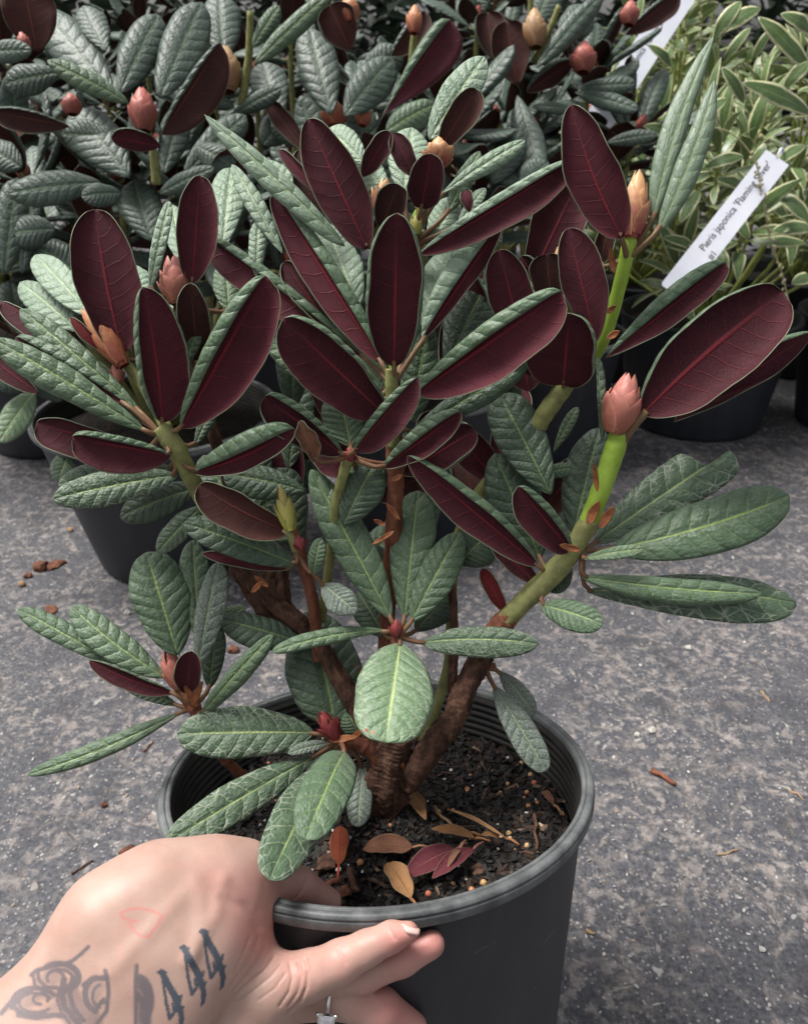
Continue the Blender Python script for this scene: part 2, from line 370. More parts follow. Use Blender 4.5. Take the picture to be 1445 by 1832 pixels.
def bud_obj(parent, inv, B, T, rad, mat, n=13, openness=0.0, name='flower_bud', seed=0, split=False):
    B, T = Vector(B), Vector(T); ax = T - B; L = ax.length; t = ax.normalized(); e1 = t.orthogonal().normalized(); e2 = t.cross(e1)
    rng = random.Random(seed); vs, fs, uv = [], [], []; cuts = []
    for k in range(n):
        f = k / (n - 1); a = k * 2.39996; z0 = f * 0.42 * L; ln = L * (0.42 + 0.16 * rng.random() + 0.06 * (1 - f)) if f < 0.75 else L - z0
        wd = rad * (1.15 - 0.5 * f); o = len(vs); NU, NV = 7, 5
        for i in range(NU):
            u = i / (NU - 1); z = z0 + ln * u
            zz = min(z / L, 1); rr = rad * (math.sin(math.pi * min(zz * 0.80 + 0.13, 1)) ** 0.8) * (1.08 - 0.28 * f) + openness * rad * u * u * (1 - 0.5 * f)
            hw = wd * (math.sin(math.pi * (0.2 + 0.8 * u)) ** 0.8 if u < 1 else 0.0) * 0.95
            for j in range(NV):
                v = j / (NV - 1) * 2 - 1; an = a + v * hw / max(rr, rad * 0.35)
                r2 = rr * (1.0 - 0.06 * v * v) + 0.0004 * (1 - f) 
                vs.append(B + t * z + (e1 * math.cos(an) + e2 * math.sin(an)) * r2); uv.append((min(1, 0.15 + 0.85 * zz), (v + 1) / 2))
        for i in range(NU - 1):
            for j in range(NV - 1):
                q = o + i * NV + j; fs.append((q, q + 1, q + NV + 1, q + NV))
        cuts.append((o, NU * NV, (NU - 1) * (NV - 1)))
    # core
    o = len(vs); NU, NV = 8, 9
    for i in range(NU):
        u = i / (NU - 1)
        for j in range(NV):
            an = 2 * math.pi * j / NV; rr = rad * 0.82 * math.sin(math.pi * min(u * 0.8 + 0.2, 1)) + 1e-5
            vs.append(B + t * (u * L * 0.93) + (e1 * math.cos(an) + e2 * math.sin(an)) * rr); uv.append((u, 0.5))
    for i in range(NU - 1):
        for j in range(NV):
            q = o + i * NV + j; q2 = o + i * NV + (j + 1) % NV; fs.append((q, q2, q2 + NV, q + NV))
    vs = [inv @ v for v in vs]; o0 = vs[0].copy(); vs = [v - o0 for v in vs]
    if not split: return link(name, newmesh(name, vs, fs, [mat], None, uv), parent, o0)
    nf = sum(c[2] for c in cuts); bo = link(name, newmesh(name, vs[o:], [tuple(i - o for i in f) for f in fs[nf:]], [mat], None, uv[o:]), parent, o0); f0 = 0
    for c0, nvx, nfc in cuts:      # every scale of the big buds is a piece of its own
        link('bud_scale', newmesh('bud_scale', vs[c0:c0 + nvx], [tuple(i - c0 for i in f) for f in fs[f0:f0 + nfc]], [mat], None, uv[c0:c0 + nvx]), bo); f0 += nfc
    return bo
def stem_obj(parent, inv, pts, rads, mat, name='stem', seg=10, sub=6, lump=0.12, seed=1):
    rng = random.Random(seed); ps = catmull([Vector(p) for p in pts], sub); rr = []
    for i in range(len(ps)):
        f = i / (len(ps) - 1) * (len(rads) - 1); k = min(int(f), len(rads) - 2); rr.append((rads[k] + (rads[k + 1] - rads[k]) * (f - k)) * (1 + lump * rng.uniform(-1, 1)))
    rough_ = mat.name in ('stem_bark', 'stem_redbrown') and seg > 8
    if rough_:
        ps = catmull(ps, 3); rr = list(np.interp(np.linspace(0, 1, len(ps)), np.linspace(0, 1, len(rr)), rr)); seg = 18
    vs, fs = tube_geo(ps, rr, seg)
    if rough_:      # peeling, furrowed bark
        fr = [rng.uniform(0, 6.28) for _ in range(4)]
        for i in range(len(ps)):
            for k in range(seg):
                a = 2 * math.pi * k / seg; f = .10 * math.sin(5 * a + fr[0] + .5 * math.sin(i * .21 + fr[1])) + .07 * math.sin(9 * a + fr[2] + .8 * math.sin(i * .33)) + rng.uniform(-.07, .07)
                v = vs[i * seg + k]; vs[i * seg + k] = ps[i] + (v - ps[i]) * (1 + f * (1 if mat.name == 'stem_bark' else .6))
    vs = [inv @ v for v in vs]; o0 = vs[0].copy()
    return link(name, newmesh(name, [v - o0 for v in vs], fs, [mat]), parent, o0)

# ------------------------------------------------------------------ ground
def ground_material():
    b = NB('asphalt'); o = b.obj()
    n1 = b.noise(o, 9, 6, 0.6); n2 = b.noise(o, 45, 6, 0.7); n3 = b.noise(o, 240, 3, 0.6)
    c = b.mix(b.ramp(n3, 0.3, 0.7), (0.040, 0.041, 0.048), (0.105, 0.105, 0.116))
    # warm dust lying in the worn hollows
    wv = b.n('ShaderNodeVectorMath', operation='ADD'); b.t.links.new(o, wv.inputs[0])
    nn = b.n('ShaderNodeTexNoise'); b.t.links.new(o, nn.inputs['Vector']); nn.inputs['Scale'].default_value = 14; nn.inputs['Detail'].default_value = 4
    sc = b.n('ShaderNodeVectorMath', operation='SCALE'); b.t.links.new(nn.outputs[1], sc.inputs[0]); sc.inputs[3].default_value = 0.09
    b.t.links.new(sc.outputs[0], wv.inputs[1])
    crk = b.voro(wv.outputs[0], 14, 'DISTANCE_TO_EDGE')
    crkm = b.M('SUBTRACT', 1.0, b.ramp(crk, 0.0, 0.10))
    crkm = b.M('MULTIPLY', b.M('MULTIPLY', crkm, b.ramp(n2, 0.42, 0.6)), b.ramp(b.noise(o, 5, 4), 0.36, 0.54))
    patch = b.M('MULTIPLY', b.ramp(b.noise(o, 75, 5, 0.65), 0.48, 0.62), b.ramp(n1, 0.34, 0.62))
    dust = b.M('MAXIMUM', b.M('MULTIPLY', crkm, 0.72), b.M('MULTIPLY', patch, 0.7))
    c = b.mix(dust, c, (0.33, 0.29, 0.265))
    v1 = b.voro(wv.outputs[0], 95); vc = b.n('ShaderNodeTexVoronoi'); b.t.links.new(wv.outputs[0], vc.inputs['Vector']); vc.inputs['Scale'].default_value = 95
    sp = b.n('ShaderNodeSeparateColor'); b.t.links.new(vc.outputs['Color'], sp.inputs[0])
    chip = b.M('MULTIPLY', b.M('SUBTRACT', 1.0, b.ramp(v1, 0.2, 0.38)), b.M('GREATER_THAN', sp.outputs[0], 0.86))
    ccol = b.mix(sp.outputs[1], (0.30, 0.27, 0.24), (0.52, 0.50, 0.47))
    c = b.mix(b.M('MULTIPLY', chip, 0.6), c, ccol)
    v2 = b.voro(o, 260); vc2 = b.n('ShaderNodeTexVoronoi'); b.t.links.new(o, vc2.inputs['Vector']); vc2.inputs['Scale'].default_value = 260
    sp2 = b.n('ShaderNodeSeparateColor'); b.t.links.new(vc2.outputs['Color'], sp2.inputs[0])
    chip2 = b.M('MULTIPLY', b.M('SUBTRACT', 1.0, b.ramp(v2, 0.2, 0.4)), b.M('GREATER_THAN', sp2.outputs[0], 0.72))
    c = b.mix(b.M('MULTIPLY', chip2, 0.6), c, (0.38, 0.36, 0.35))
    c = b.mix(b.M('MULTIPLY', b.ramp(b.noise(o, 17, 5, 0.6), 0.5, 0.66), 0.5), c, (0.036, 0.037, 0.044))      # tar-dark blotches
    b.base(c); b.rough(b.M('MULTIPLY_ADD', n3, 0.3, 0.55)); b.spec(0.35)
    h = b.M('ADD', b.M('ADD', b.M('MULTIPLY', n2, 0.5), b.M('MULTIPLY', n3, 0.35)), b.M('ADD', b.M('MULTIPLY', chip, 0.35), b.M('MULTIPLY', crkm, -0.5)))
    b.normal(b.bump(h, 0.9, 0.004)); return b.m
gm = ground_material()
g = link('ground', newmesh('ground', [(-150, -150, 0), (150, -150, 0), (150, 150, 0), (-150, 150, 0)], [(0, 1, 2, 3)], [gm], smooth=False)); tag(g, kind='structure')

# ------------------------------------------------------------------ nursery pots
def pot_material(name, c1, c2, scuff=0.5):
    b = NB(name); o = b.obj(); mp = b.n('ShaderNodeMapping'); mp.inputs['Scale'].default_value = (1, 1, 0.25); b.t.links.new(o, mp.inputs[0])
    n = b.noise(mp.outputs[0], 30, 5, 0.6); n2 = b.noise(o, 420, 3, 0.6); n3 = b.noise(o, 12, 4)
    c = b.mix(b.ramp(n, 0.35, 0.75), c1, c2)
    vs_ = b.voro(o, 110); dots = b.M('MULTIPLY', b.M('LESS_THAN', b.M('ADD', vs_, b.M('MULTIPLY', b.noise(o, 38, 3), 0.5)), 0.27), b.ramp(n3, 0.42, 0.56))
    mp2 = b.n('ShaderNodeMapping'); mp2.inputs['Scale'].default_value = (0.25, 0.25, 2.5); mp2.inputs['Rotation'].default_value = (0.4, 0.25, 0); b.t.links.new(o, mp2.inputs[0])
    scr = b.ramp(b.noise(mp2.outputs[0], 130, 3, 0.7), 0.68, 0.75)
    c = b.mix(b.M('MULTIPLY', b.M('MAXIMUM', dots, b.M('MULTIPLY', scr, 0.6)), scuff), c, (0.30, 0.30, 0.31))
    b.base(c); b.rough(b.M('MULTIPLY_ADD', n, 0.3, 0.38)); b.spec(0.5); b.normal(b.bump(b.M('ADD', n2, b.M('MULTIPLY', scr, 0.3)), 0.12, 0.001)); return b.m
def rim_material(name):
    b = NB(name); o = b.obj(); n = b.noise(o, 55, 6, 0.7); n2 = b.noise(o, 10, 3)
    c = b.mix(b.ramp(b.M('ADD', b.M('MULTIPLY', n, 0.6), b.M('MULTIPLY', n2, 0.5)), 0.35, 0.75), (0.035, 0.038, 0.04), (0.19, 0.20, 0.20))
    b.base(c); b.rough(0.5); b.spec(0.45); b.normal(b.bump(n, 0.25, 0.001)); return b.m
M['pot'] = pot_material('pot_black_plastic', (0.022, 0.023, 0.027), (0.045, 0.046, 0.052))
M['pot2'] = pot_material('pot_black_plastic_back', (0.016, 0.018, 0.024), (0.03, 0.032, 0.04), 0.25)
M['potrim'] = rim_material('pot_rim_weathered')
M['potin'] = plain('pot_inside', (0.018, 0.018, 0.018), (0.04, 0.037, 0.032), 40, 0.5)
def lathe(profile, seg=96):
    vs, fs = [], []; n = len(profile)
    for k in range(seg):
        a = 2 * math.pi * k / seg
        for r_, z in profile: vs.append(Vector((r_ * math.cos(a), r_ * math.sin(a), z)))
    for k in range(seg):
        for i in range(n - 1):
            a = k * n + i; b2 = ((k + 1) % seg) * n + i; fs.append((a, b2, b2 + 1, a + 1))
    return vs, fs
def make_pot(base, rot, rt, rb, h, label, group=None, seg=96, soil=0.03, wall=None, rims=None):
    e = empty('nursery_pot', base, rot); tag(e, label, 'plant pot', group)
    wm, rm = wall or M['pot'], rims or M['potrim']
    lip = 0.0095; rr = lambda z: rb + (rt - 0.004 - rb) * z / h
    vs, fs = lathe([(0.0005, 0.0), (rb - 0.006, 0), (rb, 0.005)] + [(rr(z), z) for z in np.linspace(0.01, h - lip, 8)] , seg); link('pot_wall', newmesh('pot_wall', vs, fs, [wm]), e)
    pf = [(rr(h - lip) - 0.001, h - lip + 0.0005), (rt - 0.0005, h - lip), (rt + 0.0004, h - lip + 0.0002), (rt + 0.0010, h - lip + 0.0010), (rt + 0.0012, h - 0.0046), (rt + 0.0011, h - 0.0040), (rt + 0.0003, h - 0.0036), (rt + 0.0003, h - 0.0032), (rt + 0.0010, h - 0.0029), (rt + 0.0008, h - 0.0022), (rt + 0.0002, h - 0.0010), (rt - 0.0006, h - 0.0006), (rt - 0.0024, h - 0.0003), (rt - 0.0028, h - 0.0005), (rt - 0.0031, h - 0.0015), (rt - 0.0035, h - 0.0016), (rt - 0.0038, h - 0.0004), (rt - 0.0042, h - 0.0002), (rt - 0.0056, h - 0.0004), (rt - 0.0062, h - 0.0010), (rt - 0.0065, h - 0.004)]
    vs, fs = lathe(pf, seg); link('pot_rim', newmesh('pot_rim', vs, fs, [rm]), e)
    ins = [(rt - 0.0065, h - 0.004)]; z = h - 0.006
    for k in range(7):
        r0 = rt - 0.0065 - (h - z) * (rt - rb) / h * 0.8
        ins += [(r0, z), (r0 - 0.0011, z - 0.0012), (r0 - 0.0011, z - 0.0032), (r0, z - 0.0042)]; z -= 0.005
    ins += [(rb - 0.002, 0.02), (0.0005, 0.018)]
    vs, fs = lathe(ins, seg); link('pot_inside', newmesh('pot_inside', vs, fs, [M['potin']]), e)
    return e
PC = P(675, 1370, 0.5); PAX = Vector((math.sin(R(-1.5)), math.sin(R(15)), math.cos(R(15)))).normalized()
PR, PB, PH = 0.1295, 0.103, 0.262
PQ = ZUP.rotation_difference(PAX); PBASE = PC - PAX * PH
_low = min((PBASE + PQ @ Vector((PB * math.cos(a), PB * math.sin(a), 0))).z for a in np.linspace(0, 6.28, 60))
pot = make_pot(PBASE, PQ, PR, PB, PH, 'black plastic nursery pot tilted back by the tattooed hand, full of dark soil', seg=128)
PINV = Matrix.LocRotScale(PBASE, PQ, None).inverted(); PM = PINV.inverted()
SOILZ = PH - 0.036; SC = PM @ Vector((0, 0, SOILZ))
def soil_pt(px, py, lift=0.0): return on_plane(px, py, SC + PAX * lift, PAX)
def soil_h(x, y):
    return 0.004 * math.sin(31 * x + 2) * math.sin(27 * y + 1) + 0.0022 * math.sin(90 * x) * math.sin(83 * y + 2) + 0.010 * max(0, 1 - math.hypot(x - 0.0, y + 0.0) / 0.06)
def soil_material():
    b = NB('potting_soil'); o = b.obj(); n = b.noise(o, 160, 6, 0.7); n2 = b.noise(o, 35, 4); v = b.voro(o, 190)
    c = b.mix(b.ramp(n, 0.35, 0.75), (0.006, 0.005, 0.004), (0.035, 0.024, 0.017))
    c = b.mix(b.M('MULTIPLY', b.ramp(n2, 0.55, 0.7), 0.5), c, (0.06, 0.035, 0.022))
    b.base(c); b.rough(0.8); b.spec(0.3); b.normal(b.bump(b.M('ADD', n, b.M('MULTIPLY', v, -1.0)), 1.0, 0.006)); return b.m
M['soil'] = soil_material()
vs, fs = [], []; NR, NS = 36, 72; RS = PR - 0.0125
for i in range(NR + 1):
    for k in range(NS):
        r_ = RS * i / NR; a = 2 * math.pi * k / NS; x, y = r_ * math.cos(a), r_ * math.sin(a)
        vs.append((x, y, SOILZ + soil_h(x, y) + random.uniform(-1, 1) * 0.0012))
for i in range(NR):
    for k in range(NS): a, b2 = i * NS + k, i * NS + (k + 1) % NS; fs.append((a, a + NS, b2 + NS, b2))
link('soil', newmesh('soil', vs, fs, [M['soil']]), pot)
def chunk_cloud(name, n, sizes, mat, region, parent, zoff=0.0, flat=(0.4, 1.0), elong=2.5, seed=3):
    rng = random.Random(seed); vs, fs = [], []
    cube = [(-1, -1, -1), (1, -1, -1), (1, 1, -1), (-1, 1, -1), (-1, -1, 1), (1, -1, 1), (1, 1, 1), (-1, 1, 1)]
    cf = [(0, 3, 2, 1), (4, 5, 6, 7), (0, 1, 5, 4), (1, 2, 6, 5), (2, 3, 7, 6), (3, 0, 4, 7)]
    for _ in range(n):
        x, y, z = region(rng); s = rng.uniform(*sizes); q = Matrix.Rotation(rng.uniform(0, 6.28), 3, 'Z') @ Matrix.Rotation(rng.gauss(0, 0.5), 3, 'X') @ Matrix.Rotation(rng.gauss(0, 0.4), 3, 'Y')
        sc = Vector((s * rng.uniform(1, elong), s * rng.uniform(0.6, 1), s * rng.uniform(*flat))); o = len(vs)
        for c in cube:
            j = rng.uniform(0.55, 1.0); vs.append(Vector((x, y, z + zoff)) + q @ Vector((c[0] * sc.x * j, c[1] * sc.y * rng.uniform(0.6, 1), c[2] * sc.z * j)))
        fs += [tuple(i + o for i in f) for f in cf]
    ob = link(name, newmesh(name, vs, fs, [mat], smooth=False), parent); tag(ob, kind='stuff'); return ob
def soil_region(rng):
    r_ = RS * math.sqrt(rng.random()); a = rng.uniform(0, 6.28); x, y = r_ * math.cos(a), r_ * math.sin(a); return x, y, SOILZ + soil_h(x, y)
def rand_mat(name, cols, rough=0.8, sc=150):
    b = NB(name); o = b.obj(); n = b.n('ShaderNodeTexVoronoi'); n.inputs['Scale'].default_value = sc; b.t.links.new(o, n.inputs['Vector'])
    cr_ = b.n('ShaderNodeValToRGB'); cr_.color_ramp.interpolation = 'CONSTANT'; sp = b.n('ShaderNodeSeparateColor'); b.t.links.new(n.outputs['Color'], sp.inputs[0]); b.t.links.new(sp.outputs[0], cr_.inputs[0])
    el = cr_.color_ramp.elements
    for i, c in enumerate(cols):
        e = el[i] if i < 2 else el.new(i / len(cols)); e.position = i / len(cols); e.color = (*c, 1)
    b.base(cr_.outputs[0]); b.rough(rough); b.normal(b.bump(b.noise(o, 500, 4), 0.5, 0.001)); return b.m
M['chunks'] = rand_mat('soil_bits', [(0.005, 0.004, 0.0035), (0.011, 0.008, 0.006), (0.007, 0.0055, 0.0045), (0.030, 0.016, 0.010), (0.009, 0.007, 0.0055), (0.015, 0.010, 0.008)], 0.75)
M['chips'] = rand_mat('bark_bits', [(0.05, 0.025, 0.016), (0.09, 0.048, 0.03), (0.03, 0.016, 0.011), (0.15, 0.10, 0.07)], 0.8)
M['perlite'] = rand_mat('perlite_bits', [(0.5, 0.48, 0.44), (0.35, 0.33, 0.3), (0.6, 0.58, 0.54)], 0.8)
chunk_cloud('soil_crumbs', 5200, (0.0007, 0.0022), M['chunks'], soil_region, pot, 0.0008, seed=3)
chunk_cloud('bark_bits', 190, (0.0009, 0.0026), M['chips'], soil_region, pot, 0.001, (0.25, 0.6), 4.0, seed=5)
chunk_cloud('perlite_bits', 90, (0.0006, 0.0015), M['perlite'], soil_region, pot, 0.0015, (0.6, 1), 1.3, seed=6)
# fertiliser prills
M['prill'] = rand_mat('fertiliser_prill', [(0.50, 0.30, 0.13), (0.42, 0.19, 0.09), (0.55, 0.40, 0.24), (0.40, 0.13, 0.07)], 0.45, 90)
def ico():
    t = (1 + 5 ** 0.5) / 2; v = [Vector(p).normalized() for p in ((-1, t, 0), (1, t, 0), (-1, -t, 0), (1, -t, 0), (0, -1, t), (0, 1, t), (0, -1, -t), (0, 1, -t), (t, 0, -1), (t, 0, 1), (-t, 0, -1), (-t, 0, 1))]
    f = [(0, 11, 5), (0, 5, 1), (0, 1, 7), (0, 7, 10), (0, 10, 11), (1, 5, 9), (5, 11, 4), (11, 10, 2), (10, 7, 6), (7, 1, 8), (3, 9, 4), (3, 4, 2), (3, 2, 6), (3, 6, 8), (3, 8, 9), (4, 9, 5), (2, 4, 11), (6, 2, 10), (8, 6, 7), (9, 8, 1)]
    nv, nf, cache = list(v), [], {}
    def m(a, b):
        k = (min(a, b), max(a, b))
        if k not in cache: cache[k] = len(nv); nv.append(((nv[a] + nv[b]) / 2).normalized())
        return cache[k]
    for a, b, c in f:
        x, y, z = m(a, b), m(b, c), m(c, a); nf += [(a, x, z), (b, y, x), (c, z, y), (x, y, z)]
    return nv, nf
ICO = ico(); vs, fs = [], []; rng = random.Random(11)
prs = [(925, 1370), (940, 1362), (905, 1332), (960, 1372), (972, 1392), (978, 1400), (985, 1384), (965, 1385), (942, 1408), (945, 1437), (908, 1393), (960, 1430), (694, 1487), (840, 1505), (855, 1498), (910, 1492), (897, 1497), (912, 1500), (920, 1517), (942, 1512), (915, 1328), (700, 1500), (766, 1603), (985, 1408), (955, 1396), (948, 1383), (932, 1366), (848, 1340), (1005, 1450), (968, 1478)]
loc = [(PINV @ soil_pt(a, b)) for a, b in prs] + [Vector(soil_region(rng)) for _ in range(70)]
for p in loc:
    if p.xy.length > RS - 0.002: continue
    r_ = rng.uniform(0.0010, 0.0021); c = Vector((p.x, p.y, SOILZ + soil_h(p.x, p.y) + r_ * 0.7)); o = len(vs)
    vs += [c + q * r_ * rng.uniform(0.92, 1.05) for q in ICO[0]]; fs += [tuple(i + o for i in f) for f in ICO[1]]
ob = link('fertiliser_beads', newmesh('fertiliser_beads', vs, fs, [M['prill']]), pot); tag(ob, kind='stuff')

# ------------------------------------------------------------------ the rhododendron in the held pot
TB = soil_pt(690, 1455)
plant = empty('rhododendron_plant', TB); tag(plant, 'leafy rhododendron with green leaves and burgundy undersides growing in the tilted pot', 'plant')
PI = mat_inv(plant)
def SP(px, py, d=0): return P(px, py, DP(py) + d / 100)
def fstem(pts, rads, mat, name='stem', seed=1, lump=0.1):
    """pts px,py,doff ; rads px"""
    return stem_obj(plant, PI, [SP(*p) for p in pts], [r_ * DP(p[1]) / FPX for r_, p in zip(rads, pts)], M[mat], name, 12, 7, lump, seed)
trunk_p = [TB - PAX * 0.01, SP(688, 1405), SP(700, 1355), SP(708, 1320)]
stem_obj(plant, PI, trunk_p, [0.0150, 0.0135, 0.0115, 0.0085], M['bark'], 'trunk', 14, 8, 0.03, 2)
fstem([(722, 1400, -.2), (762, 1350, -.4), (808, 1290, -.3), (835, 1225, -.2), (880, 1140, 0)], [27, 23, 21, 20, 19], 'bark', 'branch', 3, .04)
fstem([(874, 1150, 0), (905, 1110, 0), (945, 1068, 0), (985, 1030, 0), (1022, 985, 0), (1055, 930, 0)], [19, 18, 19, 20, 19, 17], 'olive', 'stem', 4, 0.05)
fstem([(870, 1156, 0), (895, 1122, 0), (912, 1102, 0)], [20, 20.5, 18], 'redbark', 'stem_collar', 5, 0.06)
fstem([(1040, 958, 0), (1060, 915, 0), (1080, 860, 0), (1100, 800, 0), (1106, 770, 0)], [16, 17, 18, 19, 14], 'lime', 'stem', 6, 0.03)
fstem([(690, 1360, .5), (640, 1270, 1.2), (560, 1140, 2.2), (490, 1080, 2.5), (430, 1015, 2.0), (385, 940, 1.5)], [22, 18, 16, 16, 17, 15], 'bark', 'branch', 7, .05)
fstem([(390, 945, 1.5), (365, 900, 1.0), (335, 840, .4), (310, 795, 0), (285, 765, 0)], [12, 14, 17, 19, 15], 'olive', 'stem', 8, 0.06)
fstem([(690, 1370, 1), (610, 1220, 3), (520, 1100, 4), (480, 1020, 4.5), (440, 950, 4.5), (390, 800, 3.5), (330, 610, 3.0), (318, 530, 2.8)], [16, 15, 15, 14, 12, 11, 10, 8], 'bark', 'branch', 9, .05)
fstem([(300, 770, .5), (262, 700, 1.5), (225, 650, 2), (200, 630, 2.2)], [12, 10, 9, 8], 'olive', 'stem', 10, .05)
fstem([(705, 1340, 1), (690, 1180, 2.5), (700, 1000, 2.5), (706, 900, 1.8), (707, 830, 1.2), (703, 760, .8)], [17, 15, 15, 15, 17, 13], 'redbark', 'branch', 11)
fstem([(704, 800, .8), (702, 740, .5), (700, 690, .2), (700, 660, .2)], [12, 12, 12, 11], 'olive', 'stem', 12, .05)
fstem([(700, 700, 1.5), (715, 560, 3), (735, 470, 3.2), (741, 400, 3.0), (752, 372, 3.0)], [10, 9, 9, 9, 6], 'lime', 'stem', 13, .04)
fstem([(750, 1340, 1), (800, 1200, 3.0), (808, 1060, 4.0), (820, 960, 4.0), (860, 880, 3.5), (905, 835, 3.2), (950, 780, 2.6)], [11, 10, 10, 11, 13, 14, 17], 'olive', 'branch', 14, .05)
fstem([(950, 782, 2.6), (978, 735, 2.2), (1010, 690, 2.0), (1022, 660, 2.0)], [17, 17, 17, 13], 'olive', 'stem', 15, .05)
fstem([(1005, 700, 3.0), (1060, 640, 3.0), (1085, 590, 2.2), (1108, 510, 1.6), (1124, 440, 1.2), (1128, 420, 1.2)], [12, 13, 13, 13, 14, 12], 'lime', 'stem', 16, .03)
fstem([(808, 1240, .8), (812, 1120, 2.0), (806, 1030, 2.4)], [9, 8, 7], 'bark', 'stem', 17, .08)
fstem([(700, 1345, 0), (705, 1250, .4), (706, 1180, .2), (708, 1138, 0)], [13, 11, 10, 9], 'redbark', 'stem', 18, .08)
fstem([(670, 1350, .2), (640, 1330, 0), (612, 1325, -.3), (598, 1315, -.5)], [13, 13, 12, 9], 'redbark', 'stem', 19, .1)
fstem([(470, 1420, 1.5), (425, 1380, 1.0), (392, 1345, .6), (362, 1290, 0), (338, 1250, 0), (322, 1225, 0)], [9, 9, 10, 12, 14, 9], 'redbark', 'branch', 20, .08)
fstem([(570, 1180, 2), (560, 1080, 1.5), (545, 1020, .8), (530, 970, .4), (515, 935, .2)], [11, 11, 11, 12, 8], 'redbark', 'stem', 21, .08)
fstem([(575, 1110, 2.5), (590, 1000, 1.8), (600, 910, 1.2), (614, 850, .8), (626, 812, .6)], [9, 9, 9, 10, 11], 'olive', 'stem', 22, .05)
fstem([(840, 1215, .3), (868, 1196, .3), (886, 1190, .4)], [8, 6, 5], 'redbark', 'stem', 23, .05)
fstem([(740, 1330, .8), (660, 1220, 2.5), (610, 1180, 3)], [10, 9, 8], 'bark', 'stem', 24, .1)
fstem([(420, 1010, 3), (470, 1090, 3.2), (510, 1120, 3.2)], [14, 15, 15], 'bark', 'branch', 25)
fstem([(505, 990, 3.5), (512, 1080, 3.2), (530, 1160, 3)], [11, 11, 12], 'bark', 'branch', 26)

def cluster(node, dn, leaves):
    for L in leaves: px_leaf(plant, PI, L, DP, node, dn / 100)
# left shoot
cluster((287, 778), 0, [
 (291, 755, 256, 513, 34, 58, 'U', dict(dz=-3.0, cl=125, cr=95, p1=.5, p2=.55, bow=4)),
 (325, 765, 476, 494, 34, 68, 'U', dict(dz=-2.5, cl=155, cr=25, d=-.3, p1=.62, p2=.42)),
 (250, 735, 37, 553, 24, 24, 'T', dict(dz=.5, c=60, d=.6)),
 (225, 722, 29, 604, 20, 24, 'U', dict(dz=0, cr=165, cl=15, d=.2)),
 (262, 772, -12, 606, 30, 28, 'T', dict(dz=-1.5, c=75, d=-.6, bull=.09)),
 (262, 757, 125, 680, 17, 17, 'Td', dict(dz=.5, c=70, d=.2)),
 (305, 815, 130, 782, 50, 18, 'U', dict(dz=-2.5, cr=150, cl=40, d=-.8, p1=.6, p2=.35)),
 (255, 810, 66, 757, 42, 20, 'U', dict(dz=-.5, cr=80, cl=25, d=.6)),
 (318, 850, 95, 893, 32, 33, 'To', dict(dz=-2.0, c=30, d=0, bull=.08)),
 (312, 838, 105, 866, 22, 30, 'To', dict(dz=-.5, c=30, d=.8, bull=.08)),
 (355, 872, 215, 925, 30, 32, 'Td', dict(dz=0, d=1.8)),
 (348, 846, 527, 768, 40, 26, 'U', dict(dz=-1.5, cl=170, cr=20, d=-.2, bow=8)),
 (348, 800, 383, 728, 11, 14, 'Td', dict(dz=1, d=.5, c=60)),
 (400, 815, 470, 870, 30, 30, 'Td', dict(dz=1.5, d=2.6)),
 (70, 705, -25, 635, 22, 16, 'U', dict(dz=0, d=.8)),
])
cluster((205, 640), 2.2, [
 (221, 632, 172, 375, 52, 56, 'U', dict(dz=-1.0, c=12, d=1.6, p1=.55, p2=.5, bow=-6)),
 (165, 567, 63, 456, 30, 28, 'Tp', dict(dz=3.0, d=2.2, c=12)),
 (140, 592, 36, 505, 28, 26, 'Tp', dict(dz=2.5, d=2.8, c=15)),
 (205, 670, 5, 540, 30, 10, 'U', dict(dz=1, d=2.2, cr=60)),
 (178, 625, 127, 568, 12, 10, 'Ur', dict(dz=-.5, d=1.2, cr=50)),
 (250, 560, 228, 470, 34, 34, 'Tp', dict(dz=3.0, d=3.0)),
 (270, 645, 262, 540, 28, 28, 'Tp', dict(dz=3.0, d=2.6)),
])
cluster((322, 540), 2.8, [
 (345, 505, 358, 314, 34, 37, 'U', dict(dz=-1.0, c=10, d=2.2, p1=.5, p2=.5)),
 (268, 520, 303, 360, 13, 13, 'Tp', dict(dz=0, c=100, d=1.6)),
 (328, 470, 308, 366, 24, 24, 'Tp', dict(dz=3.5, d=3.5)),
 (398, 445, 414, 300, 30, 30, 'Tp', dict(dz=3.0, d=3.0)),
 (505, 452, 415, 294, 17, 17, 'Tp', dict(dz=1.5, c=80, d=2.2)),
 (355, 645, 341, 506, 30, 28, 'Ub', dict(dz=-2.0, cr=90, d=1.6, p1=.5)),
 (322, 672, 369, 566, 12, 12, 'T', dict(dz=0, c=70, d=.9)),
 (458, 495, 463, 392, 16, 16, 'Tp', dict(dz=.5, c=60, d=2.2)),
 (402, 470, 380, 395, 14, 14, 'Tp', dict(dz=1, c=60, d=3)),
 (300, 620, 296, 540, 30, 30, 'Tp', dict(dz=2, d=3)),
 (410, 560, 405, 470, 26, 26, 'T', dict(dz=2, d=3.4)),
])
